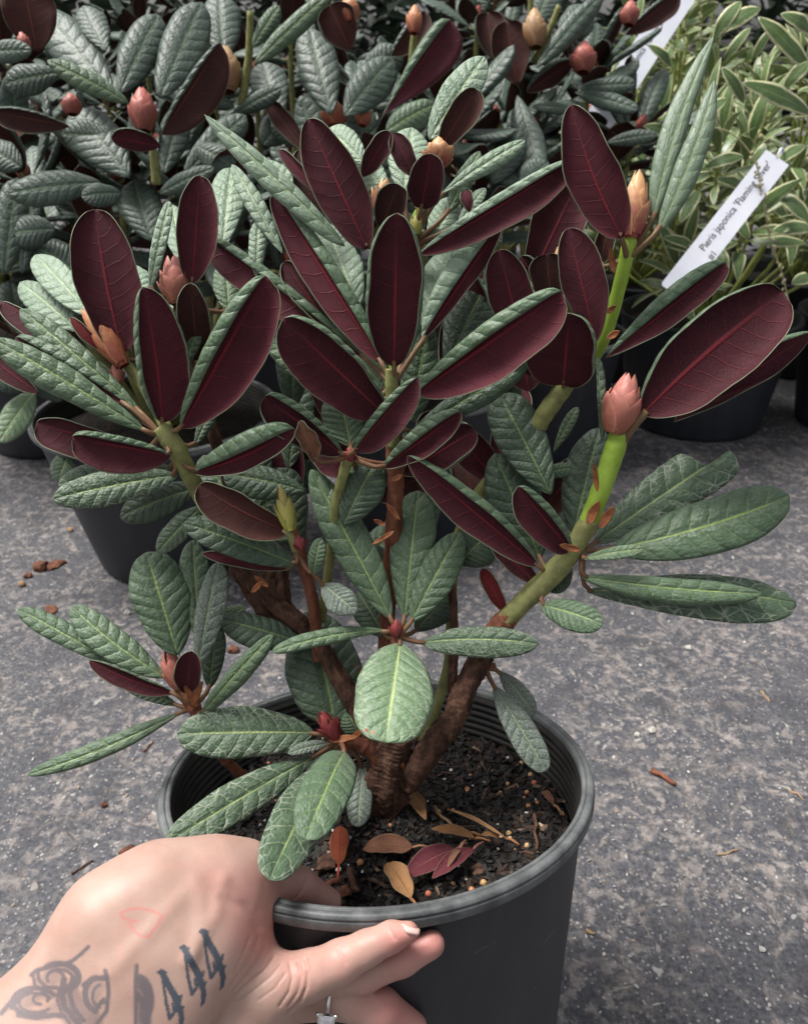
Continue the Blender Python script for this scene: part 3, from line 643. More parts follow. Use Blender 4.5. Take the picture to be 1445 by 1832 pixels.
# centre shoot
cluster((702, 690), .2, [
 (705, 655, 710, 381, 53, 50, 'U', dict(dz=-3.5, cl=100, cr=105, p1=.5, p2=.5, d=-.2, arch=.1)),
 (688, 742, 507, 570, 62, 42, 'U', dict(dz=-3.5, cr=115, cl=15, d=-.4, p1=.55, p2=.42)),
 (745, 704, 1004, 522, 34, 66, 'U', dict(dz=-3.0, cl=160, cr=12, d=-.2, p1=.6, p2=.4)),
 (730, 780, 944, 649, 25, 25, 'Td', dict(dz=0, c=80, d=.4, up=.2)),
 (682, 648, 489, 346, 38, 28, 'U', dict(dz=0, cr=160, cl=15, d=.4, p1=.55, p2=.5)),
 (640, 552, 588, 414, 38, 36, 'Tp', dict(dz=2.5, d=1.6)),
 (755, 585, 826, 442, 42, 40, 'Tp', dict(dz=2.5, d=1.6, c=15)),
 (756, 608, 896, 402, 42, 18, 'Up', dict(dz=0, cl=172, cr=12, d=.6)),
 (590, 585, 508, 468, 28, 26, 'U', dict(dz=0, d=1.6)),
 (650, 724, 475, 607, 30, 30, 'T', dict(dz=.5, c=55, d=.9)),
 (652, 640, 367, 422, 40, 22, 'U', dict(dz=.5, cr=165, cl=12, d=1.1)),
 (800, 655, 872, 500, 42, 42, 'Td', dict(dz=2, d=3.5)),
 (690, 700, 640, 640, 24, 24, 'T', dict(dz=2, d=1.2)),
 (722, 640, 745, 520, 24, 24, 'Td', dict(dz=1, d=1.2)),
])
cluster((625, 815), .6, [
 (634, 806, 747, 674, 18, 42, 'U', dict(dz=-2.5, cl=165, cr=10, d=-.8, p1=.6)),
 (684, 838, 824, 737, 26, 30, 'U', dict(dz=-1, cl=165, cr=20, d=.2)),
 (612, 812, 473, 710, 42, 26, 'U', dict(dz=-1.5, cr=140, cl=20, d=.3, p2=.35)),
 (566, 826, 536, 752, 16, 18, 'Ud', dict(dz=-1, cl=80, cr=60, d=-.4, wav=.3)),
 (628, 800, 606, 700, 40, 34, 'T', dict(dz=1.5, d=1.4)),
 (614, 940, 672, 826, 36, 40, 'Td', dict(dz=0, d=.6, bull=.08)),
 (700, 830, 760, 770, 22, 22, 'Td', dict(dz=0, d=1.2)),
 (720, 850, 850, 770, 34, 34, 'U', dict(dz=0, d=2.2)),
 (640, 850, 560, 790, 34, 34, 'U', dict(dz=0, d=2.4)),
])
# top shoot
cluster((735, 440), 3.0, [
 (657, 446, 551, 213, 46, 44, 'U', dict(dz=-1.5, c=10, d=1.0, p1=.55, p2=.55)),
 (617, 440, 366, 205, 24, 18, 'Tp', dict(dz=-.5, cl=60, cr=60, d=1.4, p1=.6, p2=.7)),
 (748, 456, 1035, 282, 20, 42, 'Up', dict(dz=-1, cl=160, cr=10, d=1.0, p1=.7, p2=.55)),
 (648, 316, 697, 236, 20, 20, 'U', dict(dz=-.5, d=2.5, c=10)),
 (743, 318, 703, 240, 20, 20, 'U', dict(dz=-.5, d=2.5, c=10)),
 (753, 372, 773, 275, 32, 32, 'U', dict(dz=-2.0, d=1.6, c=10, p1=.5, p2=.42)),
 (682, 408, 713, 330, 28, 27, 'Ub', dict(dz=-1.5, d=1.2, c=15, p2=.35)),
 (785, 350, 939, 251, 16, 18, 'Tp', dict(dz=0, c=50, d=2.2, p1=1.0)),
 (768, 250, 866, 101, 32, 32, 'Tp', dict(dz=1, d=4.5, c=10)),
 (783, 270, 855, 162, 26, 28, 'Ub', dict(dz=-.5, d=4.0, c=10)),
 (652, 292, 585, 232, 32, 30, 'Tp', dict(dz=2, d=3.6)),
 (722, 345, 737, 228, 36, 36, 'Tp', dict(dz=2, d=3.8)),
 (692, 350, 640, 282, 26, 26, 'Tp', dict(dz=2, d=3.6)),
 (576, 352, 500, 268, 12, 12, 'U', dict(dz=0, d=2.4, cl=40)),
 (570, 410, 536, 268, 24, 24, 'Ub', dict(dz=0, d=2.8)),
 (770, 445, 813, 352, 27, 27, 'Tp', dict(dz=1.5, d=2.8)),
 (800, 382, 858, 270, 17, 17, 'T', dict(dz=1, d=3.2, c=60)),
 (820, 402, 868, 336, 12, 12, 'Tp', dict(dz=1, d=2.8)),
 (840, 380, 832, 342, 12, 12, 'U', dict(dz=0, d=2.6)),
 (620, 470, 560, 400, 26, 26, 'Tp', dict(dz=2, d=3.6)),
 (560, 385, 470, 290, 24, 24, 'Tp', dict(dz=1, d=3.5)),
 (840, 470, 890, 400, 26, 26, 'T', dict(dz=1, d=3.8)),
])
# right top shoot
cluster((1120, 462), 1.2, [
 (1112, 425, 1021, 187, 45, 46, 'U', dict(dz=-1.5, c=10, d=.2, p1=.5, p2=.6, bow=-8)),
 (1168, 390, 1277, 63, 26, 18, 'Ts', dict(dz=.5, cl=30, cr=70, d=1.4, bow=-10, twist=0, p1=.6, p2=.8, pm='petiole', bull=.03)),
 (1178, 412, 1277, 143, 22, 24, 'Ts', dict(dz=0, cl=60, cr=60, d=.6, bow=10, twist=0, p1=.6, p2=.7, bull=.03)),
 (1072, 478, 1092, 395, 18, 19, 'Ub', dict(dz=-.5, d=2.2)),
])
cluster((1010, 690), 2.0, [
 (1066, 612, 1015, 408, 34, 44, 'U', dict(dz=-1.5, cr=45, cl=8, d=.4, p1=.75, p2=.55, nop=1)),
 (988, 560, 978, 455, 33, 31, 'Ub', dict(dz=-1, d=1.6, c=12, p2=.35)),
 (935, 610, 892, 447, 40, 38, 'U', dict(dz=-1.5, cr=80, cl=12, d=1.6, p1=.5)),
 (1007, 688, 1017, 560, 66, 54, 'U', dict(dz=-3.0, cr=100, cl=15, d=1.0, p1=.4, p2=.42)),
 (950, 500, 1032, 328, 46, 46, 'U', dict(dz=-.5, d=2.6, c=12, nop=1, p2=.55)),
 (946, 670, 950, 610, 34, 34, 'U', dict(dz=-1, d=1.8)),
 (945, 700, 938, 640, 34, 34, 'U', dict(dz=0, d=2.4, nop=1)),
 (1030, 520, 1010, 425, 30, 25, 'Tp', dict(dz=1, d=2.2, nop=1)),
 (985, 640, 925, 545, 30, 30, 'Td', dict(dz=0, d=3.0)),
 (960, 500, 930, 460, 18, 18, 'U', dict(dz=-.5, d=2.6, nop=1)),
 (990, 808, 1033, 728, 11, 11, 'T', dict(dz=0, d=4, c=60, nop=1)),
 (960, 850, 1030, 838, 14, 14, 'T', dict(dz=0, d=3.6)),
])
# right bud shoot
cluster((1103, 800), 0, [
 (1148, 742, 1400, 524, 62, 76, 'U', dict(dz=-1.5, cl=30, cr=8, d=-.2, p1=.55, p2=.45, bow=-8, pr=.0028)),
 (1205, 755, 1450, 596, 34, 26, 'U', dict(dz=0, cl=120, cr=20, d=.2, twist=70, p1=.7, p2=.6, pr=.0024)),
 (1195, 742, 1338, 645, 34, 32, 'Tp', dict(dz=1.5, d=1.0, nop=1)),
 (1084, 640, 1297, 471, 30, 32, 'U', dict(dz=.5, cl=170, cr=10, d=1.2, p1=.8, p2=.45, nop=1)),
])
cluster((1066, 612), .4, [(1076, 790, 1069, 640, 5, 11, 'Td', dict(dz=.2, d=-.1, c=60, nop=1, p1=.5, p2=.4))])
cluster((1045, 985), 0, [
 (1062, 972, 1306, 806, 50, 46, 'To', dict(dz=1.5, d=.5, c=18, notch=(.78, .025, -1, .97), p1=.6, p2=.2, wav=.03)),
 (1092, 982, 1411, 887, 50, 52, 'T', dict(dz=-.5, d=-.1, c=22, p1=.6, p2=.42, bull=.07, bow=12)),
 (1040, 1032, 1362, 1062, 22, 26, 'T', dict(dz=-.5, cl=60, cr=80, d=-.5, bow=8)),
 (1048, 1058, 1424, 1080, 32, 52, 'To', dict(dz=-.5, d=.1, c=20, bow=-12)),
 (1042, 1000, 1150, 982, 11, 13, 'Tv', dict(dz=-.8, d=-.6, cr=90)),
 (1020, 984, 926, 870, 40, 22, 'U', dict(dz=-1.8, cr=145, cl=12, d=-.4, p1=.5, p2=.4)),
 (1025, 955, 1072, 765, 42, 40, 'Td', dict(dz=2.0, d=1.6, c=15)),
 (1020, 1010, 985, 1060, 20, 20, 'Td', dict(dz=-.5, d=1.2)),
])
cluster((985, 1030), 0, [
 (962, 1012, 728, 815, 36, 28, 'U', dict(dz=-1.5, cr=140, cl=10, d=-.3, p1=.6, p2=.6)),
 (985, 885, 893, 706, 46, 44, 'Td', dict(dz=1.5, d=.5, c=15, nop=1)),
 (966, 1000, 884, 812, 46, 48, 'Td', dict(dz=.6, d=.9, c=15)),
 (965, 1048, 882, 972, 18, 18, 'U', dict(dz=0, d=1.2)),
 (966, 1082, 1078, 1117, 26, 30, 'T', dict(dz=-2.2, d=-.8, c=20)),
 (905, 1098, 862, 1018, 15, 14, 'Ur', dict(dz=0, d=1.6, cr=60, nop=1)),
 (820, 1010, 880, 950, 40, 40, 'Td', dict(dz=0, d=2.2)),
])
# centre low whorl
cluster((712, 1138), 0, [
 (700, 1108, 556, 840, 36, 38, 'T', dict(dz=.5, d=-.2, c=20, up=.2, p1=.7, p2=.62)),
 (723, 1108, 748, 878, 40, 40, 'T', dict(dz=1.5, d=.2, c=16)),
 (735, 1113, 822, 953, 32, 36, 'T', dict(dz=1.0, d=-.2, c=18)),
 (716, 1150, 690, 1328, 72, 68, 'Tv', dict(dz=-5.0, d=-.5, c=22, p1=.5, p2=.38, up=.2)),
 (752, 1150, 963, 1152, 26, 32, 'To', dict(dz=-1.5, d=-.2, c=35, bow=-5)),
 (690, 1128, 487, 1166, 13, 18, 'T', dict(dz=-2.0, d=-.2, cl=70, cr=70, bow=6)),
 (742, 1130, 808, 1062, 32, 32, 'Td', dict(dz=1.5, d=2.0)),
 (690, 1140, 640, 1060, 30, 30, 'Td', dict(dz=1.5, d=2.0)),
 (545, 1152, 396, 1108, 34, 28, 'Td', dict(dz=0, d=1.4, nop=1, bull=.08)),
])
cluster((606, 1325), -.4, [
 (598, 1294, 545, 1095, 66, 68, 'Td', dict(dz=2.5, d=.6, c=15, p1=.4, p2=.5, bull=.07, bow=6)),
 (562, 1311, 317, 1314, 44, 48, 'To', dict(dz=-1.5, d=-.3, c=20, p1=.6, p2=.45)),
 (565, 1352, 296, 1510, 34, 36, 'To', dict(dz=-6.0, d=-.2, c=18, p1=.75, p2=.5)),
 (585, 1372, 482, 1573, 46, 48, 'To', dict(dz=-12.5, d=-.2, arch=.8, c=18, p1=.6, p2=.42)),
 (617, 1345, 546, 1502, 44, 44, 'T', dict(dz=-8.5, arch=1.0, d=-2.4, c=18, p1=.6, p2=.42)),
 (649, 1368, 640, 1480, 22, 23, 'Tg', dict(dz=-2.0, d=.2)),
 (590, 1330, 515, 1348, 9, 12, 'Tg', dict(dz=-1, d=-.6)),
 (600, 1345, 548, 1385, 9, 10, 'Tg', dict(dz=-1, d=-.2)),
 (645, 1320, 620, 1270, 24, 24, 'T', dict(dz=0, d=.8)),
])
# left low shoot
cluster((342, 1268), 0, [
 (318, 1172, 262, 988, 48, 52, 'T', dict(dz=1.0, d=-.3, c=18, p1=.6, p2=.42, nop=1)),
 (358, 1150, 345, 966, 28, 26, 'T', dict(dz=1.5, d=.5, nop=1)),
 (352, 1205, 390, 1006, 22, 30, 'Tg', dict(dz=.5, d=-.3, c=25)),
 (297, 1212, 128, 1084, 30, 28, 'T', dict(dz=.5, d=-.2, c=25, bow=-8)),
 (205, 1188, 32, 1089, 20, 22, 'T', dict(dz=.5, d=.5, c=45, nop=1)),
 (312, 1240, 160, 1182, 20, 14, 'U', dict(dz=-1.5, cr=120, d=-.5, bow=-6)),
 (335, 1240, 343, 1164, 26, 22, 'U', dict(dz=-1.5, d=-.7, cl=60)),
 (362, 1277, 488, 1136, 17, 20, 'T', dict(dz=-2.0, d=-.5, c=70, p1=.5)),
 (322, 1275, 50, 1386, 15, 20, 'T', dict(dz=-1.5, d=-.3, c=60, bow=-10)),
 (375, 1232, 390, 1115, 20, 20, 'Td', dict(dz=.5, d=.4)),
 (318, 1262, 228, 1226, 14, 12, 'Td', dict(dz=0, d=.2)),
])
# mid left shoot
cluster((530, 985), .3, [
 (515, 950, 356, 868, 42, 26, 'Ub', dict(dz=-1.5, cr=70, cl=12, d=-.2, p1=.5, p2=.38, bow=-6, pm='petiole_g', pr=.0024)),
 (530, 1010, 329, 936, 30, 36, 'Td', dict(dz=-1.0, d=-.2, c=18)),
 (520, 1018, 362, 990, 14, 12, 'U', dict(dz=0, d=.3)),
 (526, 965, 392, 917, 26, 24, 'T', dict(dz=.5, d=.8)),
 (362, 906, 282, 990, 20, 24, 'To', dict(dz=0, d=1.2, c=40, nop=1)),
 (545, 878, 400, 848, 34, 30, 'Td', dict(dz=0, d=1.6, nop=1)),
 (560, 1030, 573, 962, 15, 16, 'T', dict(dz=-.5, d=-.2, cr=90)),
 (575, 1045, 637, 1096, 26, 28, 'Tg', dict(dz=-1.0, d=.2)),
 (440, 1085, 395, 1120, 20, 20, 'Tv', dict(dz=0, d=3)),
 (640, 1000, 700, 1010, 30, 30, 'Td', dict(dz=1, d=3)),
])
cluster((868, 1196), .3, [
 (882, 1226, 977, 1380, 26, 28, 'Tg', dict(dz=-1.5, d=.4, c=20)),
 (892, 1200, 956, 1278, 19, 20, 'Tg', dict(dz=-.5, d=.8, c=20)),
])
# shaded leaves deep inside the plant
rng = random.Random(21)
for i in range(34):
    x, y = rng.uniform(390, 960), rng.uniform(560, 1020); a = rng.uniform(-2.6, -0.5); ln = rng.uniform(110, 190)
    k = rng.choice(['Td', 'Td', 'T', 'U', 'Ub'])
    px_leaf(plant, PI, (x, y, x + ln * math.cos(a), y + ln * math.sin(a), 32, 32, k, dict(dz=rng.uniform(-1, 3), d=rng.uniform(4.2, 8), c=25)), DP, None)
# buds
def fbud(bx, by, tx, ty, r_, mat, d=0, dz=0, op=0.0, n=13, seed=1):
    b_ = SP(bx, by, d); t_ = P(tx, ty, DP(by) + (d + dz) / 100); bud_obj(plant, PI, b_, t_, r_ * DP(by) / FPX, M[mat], n, op, 'flower_bud', seed, r_ > 15)
fbud(1097, 776, 1128, 668, 31, 'bud_pink', -.2, -.5, .05, 18, 1)
fbud(1128, 428, 1143, 305, 24, 'bud_peach', 1.0, 0, .1, 15, 2)
fbud(222, 655, 150, 552, 20, 'bud_orange', 1.2, 0, .25, 16, 3)
fbud(318, 545, 308, 458, 25, 'bud_pink', 2.2, 0, .3, 18, 4)
fbud(1000, 520, 1003, 434, 22, 'bud_peach', 2.4, 0, .4, 12, 5)
fbud(938, 500, 930, 462, 16, 'bud_pink', 3.0, 0, .9, 10, 6)
fbud(784, 300, 786, 248, 24, 'bud_peach', 3.4, 0, .4, 15, 7)
fbud(678, 380, 690, 320, 16, 'bud_peach', 2.6, 0, .5, 10, 8)
fbud(752, 380, 745, 330, 9, 'bud_green', 2.2, 0, .4, 9, 9)
fbud(745, 420, 742, 385, 10, 'bud_green', 1.8, 0, .4, 8, 19)
fbud(320, 1232, 298, 1158, 17, 'bud_pink', -.2, 0, .4, 12, 10)
fbud(709, 1140, 707, 1106, 10, 'bud_red', -.3, 0, .3, 10, 11)
fbud(604, 1322, 570, 1274, 14, 'bud_red', -.8, 0, .6, 12, 12)
fbud(520, 950, 500, 868, 15, 'bud_green', -.6, 0, .2, 8, 13)
fbud(630, 825, 622, 800, 9, 'bud_red', .2, 0, .3, 8, 14)
fbud(540, 985, 530, 955, 10, 'bud_red', -.1, 0, .3, 8, 15)
fbud(212, 690, 208, 640, 10, 'bud_pink', 1.4, 0, .3, 8, 16)
# papery bracts at the old bud scars
for k, (bx, by, tx, ty, w_) in enumerate([(1050, 938, 1072, 896, 11), (1072, 945, 1098, 906, 10), (1068, 880, 1062, 828, 6), (1085, 606, 1108, 592, 7), (1084, 560, 1102, 546, 6), (1098, 490, 1090, 440, 7), (345, 1262, 362, 1218, 8), (352, 1265, 330, 1225, 8), (1038, 985, 1000, 975, 8), (715, 930, 690, 900, 6), (705, 950, 665, 975, 5), (690, 940, 668, 930, 5),
                                   (590, 1325, 640, 1318, 8), (620, 1330, 655, 1300, 7), (450, 1060, 470, 1040, 6), (480, 1050, 455, 1030, 6), (700, 860, 720, 850, 6), (640, 1310, 690, 1290, 7), (600, 1310, 585, 1285, 6), (680, 1400, 668, 1350, 7), (712, 1400, 722, 1365, 6)]):
    B, T = SP(bx, by, -1.0 if k not in (4, 5) else 0.5), SP(tx, ty, -1.3 if k not in (4, 5) else 0.4); mid = (B + T) / 2
    geo = leaf_geo(B, T, (CAM - mid).normalized(), w_ * .00026, w_ * .00026, 'U', 30, 120, 0.002, 0, 10, 6, 0.0, .5, .7, .15, 0, None, .0003, random.Random(k))
    leaf_obj(plant, PI, geo, [M['bract']] * 3, 'bract')
# ------------------------------------------------------------------ plants standing behind
def dplane(Y): 
    return lambda py: Y / (math.cos(TH) + (CY - py) / FPX * math.sin(TH))
def variants(n, ln, wd, mats, curl, bull, seed, nu=18, nv=8, p=(0.7, 0.45), side='T', arch=(-0.006, 0.012), wav=.06):
    out = []; rng = random.Random(seed)
    for k in range(n):
        L = ln * rng.uniform(.85, 1.1); W = wd * rng.uniform(.85, 1.15)
        vs, fs, mi, uv = leaf_geo((0, 0.012, 0), (0, L, 0), Vector((0, 0, 1)), W / 2, W / 2, side, rng.uniform(*curl), rng.uniform(*curl), rng.uniform(*arch), rng.uniform(-.004, .004), nu, nv, bull, p[0] * rng.uniform(.85, 1.15), p[1] * rng.uniform(.9, 1.2), wav, 0, None, .0006, rng)
        g_ = (vs, fs, mi, uv); add_tube(g_, [Vector((0, 0, -.001)), Vector((0, .007, -.0006)), Vector((0, .014, 0))], [.0016, .0014, .0012], 3, 5)
        out.append(newmesh('leaf', vs, fs, mats, mi, uv))
    return out
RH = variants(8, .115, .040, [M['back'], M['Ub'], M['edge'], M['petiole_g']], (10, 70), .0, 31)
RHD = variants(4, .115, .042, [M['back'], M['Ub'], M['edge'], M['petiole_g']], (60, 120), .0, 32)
def place(parent, me, pos, yd, zn, scale=1.0, name='leaf'):
    yd = yd.normalized(); zn = (zn - yd * zn.dot(yd)).normalized(); xd = yd.cross(zn)
    o = bpy.data.objects.new(name, me); COL.objects.link(o); o.parent = parent; o.rotation_mode = 'QUATERNION'
    m3 = Matrix((xd, yd, zn)).transposed(); o.rotation_quaternion = m3.to_quaternion(); o.location = pos - parent.location; o.scale = (scale,) * 3
    return o
def whorl(parent, c, ax, rng, meshes, n=9, spread=(35, 80), scale=1.0, tipdown=0.0):
    ax = ax.normalized(); e1 = ax.orthogonal().normalized(); e2 = ax.cross(e1); a0 = rng.uniform(0, 6.28)
    for k in range(n):
        a = a0 + 2.39996 * k + rng.uniform(-.2, .2); el = R(spread[0] + (spread[1] - spread[0]) * k / max(n - 1, 1) + rng.uniform(-8, 8))
        out = e1 * math.cos(a) + e2 * math.sin(a); d = ax * math.cos(el) + out * math.sin(el); nn = ax * math.sin(el) - out * math.cos(el)
        nn = Matrix.Rotation(rng.gauss(0, .25), 3, d) @ nn
        place(parent, rng.choice(meshes), c - ax * (.0035 * k) + out * .004, d, nn, scale * rng.uniform(.8, 1.1))
def back_rhodo(X, Y, hmax, label, seed, nshoot=14, nleaf=9, rad=.24, pot_r=(.172, .115, .235), budm='bud_back', zmin=.30, potlabel=None, front=None, scale=1.0):
    rng = random.Random(seed)
    if potlabel: make_pot((X, Y, 0), None, pot_r[0], pot_r[1], pot_r[2], potlabel, 'black pots in the background row', 64, wall=M['pot2'])
    e = empty('rhododendron_plant', Vector((X, Y, .2))); tag(e, label, 'plant', 'rhododendrons standing behind the held plant'); inv = mat_inv(e)
    if potlabel:
        vs, fs = lathe([(.0005, .012), (.08, .008), (pot_r[0] - .016, .0)], 32); link('soil', newmesh('soil', vs, fs, [M['soil']]), e)
    root = Vector((X, Y, .2))
    for k in range(nshoot):
        a = 2.39996 * k + rng.uniform(-.3, .3); q = math.sqrt((k + .5) / nshoot); r_ = rad * q
        z = zmin + (hmax - zmin) * (1 - .55 * q * q) * rng.uniform(.72, 1.0)
        c = Vector((X + r_ * math.cos(a), Y + r_ * math.sin(a), z))
        if front is not None and c.y < front: c.y = front + rng.uniform(0, .08)
        ax = Vector((math.cos(a) * .5 * q, math.sin(a) * .5 * q, 1)).normalized()
        mid = root.lerp(c, .5) + Vector((math.cos(a), math.sin(a), 0)) * .03 - Vector((0, 0, .02))
        stem_obj(e, inv, [root, mid, c - ax * .03, c + ax * .004], [.007, .006, .005, .0035], M['olive'] if k % 3 else M['bark'], 'stem', 7, 4, .06, k)
        whorl(e, c, ax, rng, RH if k % 4 else RHD, nleaf, (28, 95), scale)
        if rng.random() < .75: bud_obj(e, inv, c, c + ax * .032 + Vector((rng.gauss(0, .003), rng.gauss(0, .003), 0)), .0085, M[budm], 14, rng.uniform(0, .12), 'flower_bud', k)
    return e, inv
GL = 'rhododendrons standing behind the held plant'
plA, invA = back_rhodo(-.355, 1.10, .60, 'rhododendron growing from the steeply tapered pot left of the held plant', 101, 15, 9, .22, potlabel='wide black pot with steep sides and a pale rim, behind the held plant', front=1.02)
plB, invB = back_rhodo(.02, 1.22, .66, 'rhododendron directly behind the held plant, between the tapered pot and the white tags', 102, 13, 9, .20, potlabel='black pot hidden behind the stems of the held plant', pot_r=(.15, .11, .235), front=1.15)
plC, invC = back_rhodo(.27, 1.52, .74, 'shaded rhododendron whose dark leaves reach the upper white tag', 103, 12, 9, .19, potlabel='black pot in deep shade beside the pot under the lower white tag', pot_r=(.15, .11, .235), front=1.45)
back_rhodo(-.72, 1.55, .70, 'rhododendron in the second row behind the plant in the tapered pot', 104, 15, 9, .25, potlabel='black pot of the second row plant behind the tapered pot')
back_rhodo(-.22, 1.66, .78, 'rhododendron in the second row behind the gap between two front row plants', 105, 15, 9, .25, potlabel='black pot in the second row behind the held plant')
back_rhodo(.15, 2.02, .84, 'rhododendron in the third row against the far foliage', 106, 14, 9, .25, potlabel='black pot in the third row')
back_rhodo(-.52, 2.1, .86, 'rhododendron in the third row, behind the leftmost second row plant', 107, 14, 9, .28, potlabel='black pot in the third row behind the leftmost second row pot')
back_rhodo(-1.0, 2.05, .88, 'rhododendron at the end of the third row', 108, 12, 9, .28, potlabel='black pot at the end of the third row')

def bgset(e, inv, Y, leaves):
    f = dplane(Y)
    for L in leaves: px_leaf(e, inv, L, f, L[8] if len(L) > 8 else None, 0, hi=False)
def O(**k): return k
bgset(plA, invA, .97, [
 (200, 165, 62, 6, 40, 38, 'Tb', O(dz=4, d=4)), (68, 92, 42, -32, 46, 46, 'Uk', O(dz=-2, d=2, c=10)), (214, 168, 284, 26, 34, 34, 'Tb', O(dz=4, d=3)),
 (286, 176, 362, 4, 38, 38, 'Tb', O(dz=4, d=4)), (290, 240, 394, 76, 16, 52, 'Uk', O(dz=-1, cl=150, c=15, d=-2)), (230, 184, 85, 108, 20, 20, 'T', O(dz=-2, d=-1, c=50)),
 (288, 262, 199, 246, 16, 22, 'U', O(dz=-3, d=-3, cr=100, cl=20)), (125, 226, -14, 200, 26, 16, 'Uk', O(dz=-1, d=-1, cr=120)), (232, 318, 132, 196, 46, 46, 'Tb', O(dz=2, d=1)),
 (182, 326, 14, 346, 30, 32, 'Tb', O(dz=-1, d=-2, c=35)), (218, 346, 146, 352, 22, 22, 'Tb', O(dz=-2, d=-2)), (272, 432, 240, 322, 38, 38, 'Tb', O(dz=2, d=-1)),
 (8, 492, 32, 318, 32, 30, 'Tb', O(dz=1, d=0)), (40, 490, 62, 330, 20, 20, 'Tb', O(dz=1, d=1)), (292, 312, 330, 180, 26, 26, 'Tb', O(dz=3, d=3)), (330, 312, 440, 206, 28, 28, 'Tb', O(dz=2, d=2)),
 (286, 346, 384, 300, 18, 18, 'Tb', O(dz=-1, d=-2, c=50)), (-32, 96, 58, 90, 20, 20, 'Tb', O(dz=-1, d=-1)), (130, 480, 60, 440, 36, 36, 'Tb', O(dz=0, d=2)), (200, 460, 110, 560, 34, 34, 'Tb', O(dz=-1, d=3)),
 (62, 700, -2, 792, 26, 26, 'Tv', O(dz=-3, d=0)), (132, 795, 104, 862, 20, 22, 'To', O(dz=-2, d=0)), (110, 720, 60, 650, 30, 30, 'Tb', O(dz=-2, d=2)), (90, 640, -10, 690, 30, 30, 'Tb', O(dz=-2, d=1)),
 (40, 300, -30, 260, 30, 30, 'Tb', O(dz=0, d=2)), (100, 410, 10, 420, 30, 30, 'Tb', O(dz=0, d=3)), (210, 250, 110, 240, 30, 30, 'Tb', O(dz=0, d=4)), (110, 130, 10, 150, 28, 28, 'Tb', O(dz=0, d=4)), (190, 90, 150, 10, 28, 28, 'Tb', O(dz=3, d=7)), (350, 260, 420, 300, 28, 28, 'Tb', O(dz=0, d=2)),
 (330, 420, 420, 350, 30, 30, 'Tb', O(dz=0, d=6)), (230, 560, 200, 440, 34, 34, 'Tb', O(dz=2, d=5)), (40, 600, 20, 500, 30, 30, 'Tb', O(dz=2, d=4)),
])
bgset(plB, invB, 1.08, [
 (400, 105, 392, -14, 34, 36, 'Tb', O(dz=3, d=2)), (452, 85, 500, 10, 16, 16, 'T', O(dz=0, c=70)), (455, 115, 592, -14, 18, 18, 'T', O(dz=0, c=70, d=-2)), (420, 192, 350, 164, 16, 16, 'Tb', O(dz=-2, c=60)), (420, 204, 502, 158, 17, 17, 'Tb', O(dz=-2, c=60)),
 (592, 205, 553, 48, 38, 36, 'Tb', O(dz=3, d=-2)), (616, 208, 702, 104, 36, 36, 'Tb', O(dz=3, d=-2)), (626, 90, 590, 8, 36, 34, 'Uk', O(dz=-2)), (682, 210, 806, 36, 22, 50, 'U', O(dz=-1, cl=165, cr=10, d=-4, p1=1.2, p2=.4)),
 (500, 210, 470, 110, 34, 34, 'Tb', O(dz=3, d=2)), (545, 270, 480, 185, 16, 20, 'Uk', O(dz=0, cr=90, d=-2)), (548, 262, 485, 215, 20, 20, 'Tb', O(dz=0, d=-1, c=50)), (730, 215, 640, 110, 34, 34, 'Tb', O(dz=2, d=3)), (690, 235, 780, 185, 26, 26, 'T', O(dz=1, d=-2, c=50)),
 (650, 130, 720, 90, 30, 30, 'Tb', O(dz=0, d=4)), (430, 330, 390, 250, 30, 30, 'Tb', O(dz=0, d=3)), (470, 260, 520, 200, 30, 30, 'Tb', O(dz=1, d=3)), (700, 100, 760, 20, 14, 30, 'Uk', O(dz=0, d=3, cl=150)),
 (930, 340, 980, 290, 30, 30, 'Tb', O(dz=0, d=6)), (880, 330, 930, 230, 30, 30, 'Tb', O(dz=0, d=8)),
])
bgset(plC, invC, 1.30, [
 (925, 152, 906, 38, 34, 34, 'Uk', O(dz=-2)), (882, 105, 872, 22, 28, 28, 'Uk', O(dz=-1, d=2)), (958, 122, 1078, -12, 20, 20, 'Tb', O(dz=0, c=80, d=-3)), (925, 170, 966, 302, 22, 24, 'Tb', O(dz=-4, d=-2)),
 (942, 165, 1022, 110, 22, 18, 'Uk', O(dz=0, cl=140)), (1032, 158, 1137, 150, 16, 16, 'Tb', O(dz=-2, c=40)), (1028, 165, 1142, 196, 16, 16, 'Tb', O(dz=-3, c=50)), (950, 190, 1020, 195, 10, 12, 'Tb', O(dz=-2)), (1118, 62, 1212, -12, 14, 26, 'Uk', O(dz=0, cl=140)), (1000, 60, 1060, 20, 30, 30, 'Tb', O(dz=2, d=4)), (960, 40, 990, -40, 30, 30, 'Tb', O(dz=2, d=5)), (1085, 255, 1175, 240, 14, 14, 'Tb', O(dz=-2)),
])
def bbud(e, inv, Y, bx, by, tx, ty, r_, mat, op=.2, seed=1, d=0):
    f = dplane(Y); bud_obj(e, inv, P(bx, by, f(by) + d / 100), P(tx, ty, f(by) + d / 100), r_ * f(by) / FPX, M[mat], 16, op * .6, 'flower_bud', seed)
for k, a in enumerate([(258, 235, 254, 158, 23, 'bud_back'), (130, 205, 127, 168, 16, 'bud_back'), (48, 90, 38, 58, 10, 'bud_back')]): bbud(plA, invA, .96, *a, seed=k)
for k, a in enumerate([(408, 165, 404, 84, 24, 'bud_tan'), (600, 225, 596, 180, 22, 'bud_orange'), (648, 225, 652, 186, 14, 'bud_orange'), (740, 60, 742, 10, 13, 'bud_orange'), (628, 40, 624, -8, 16, 'bud_orange')]): bbud(plB, invB, 1.08, *a, op=.2, seed=k + 20)
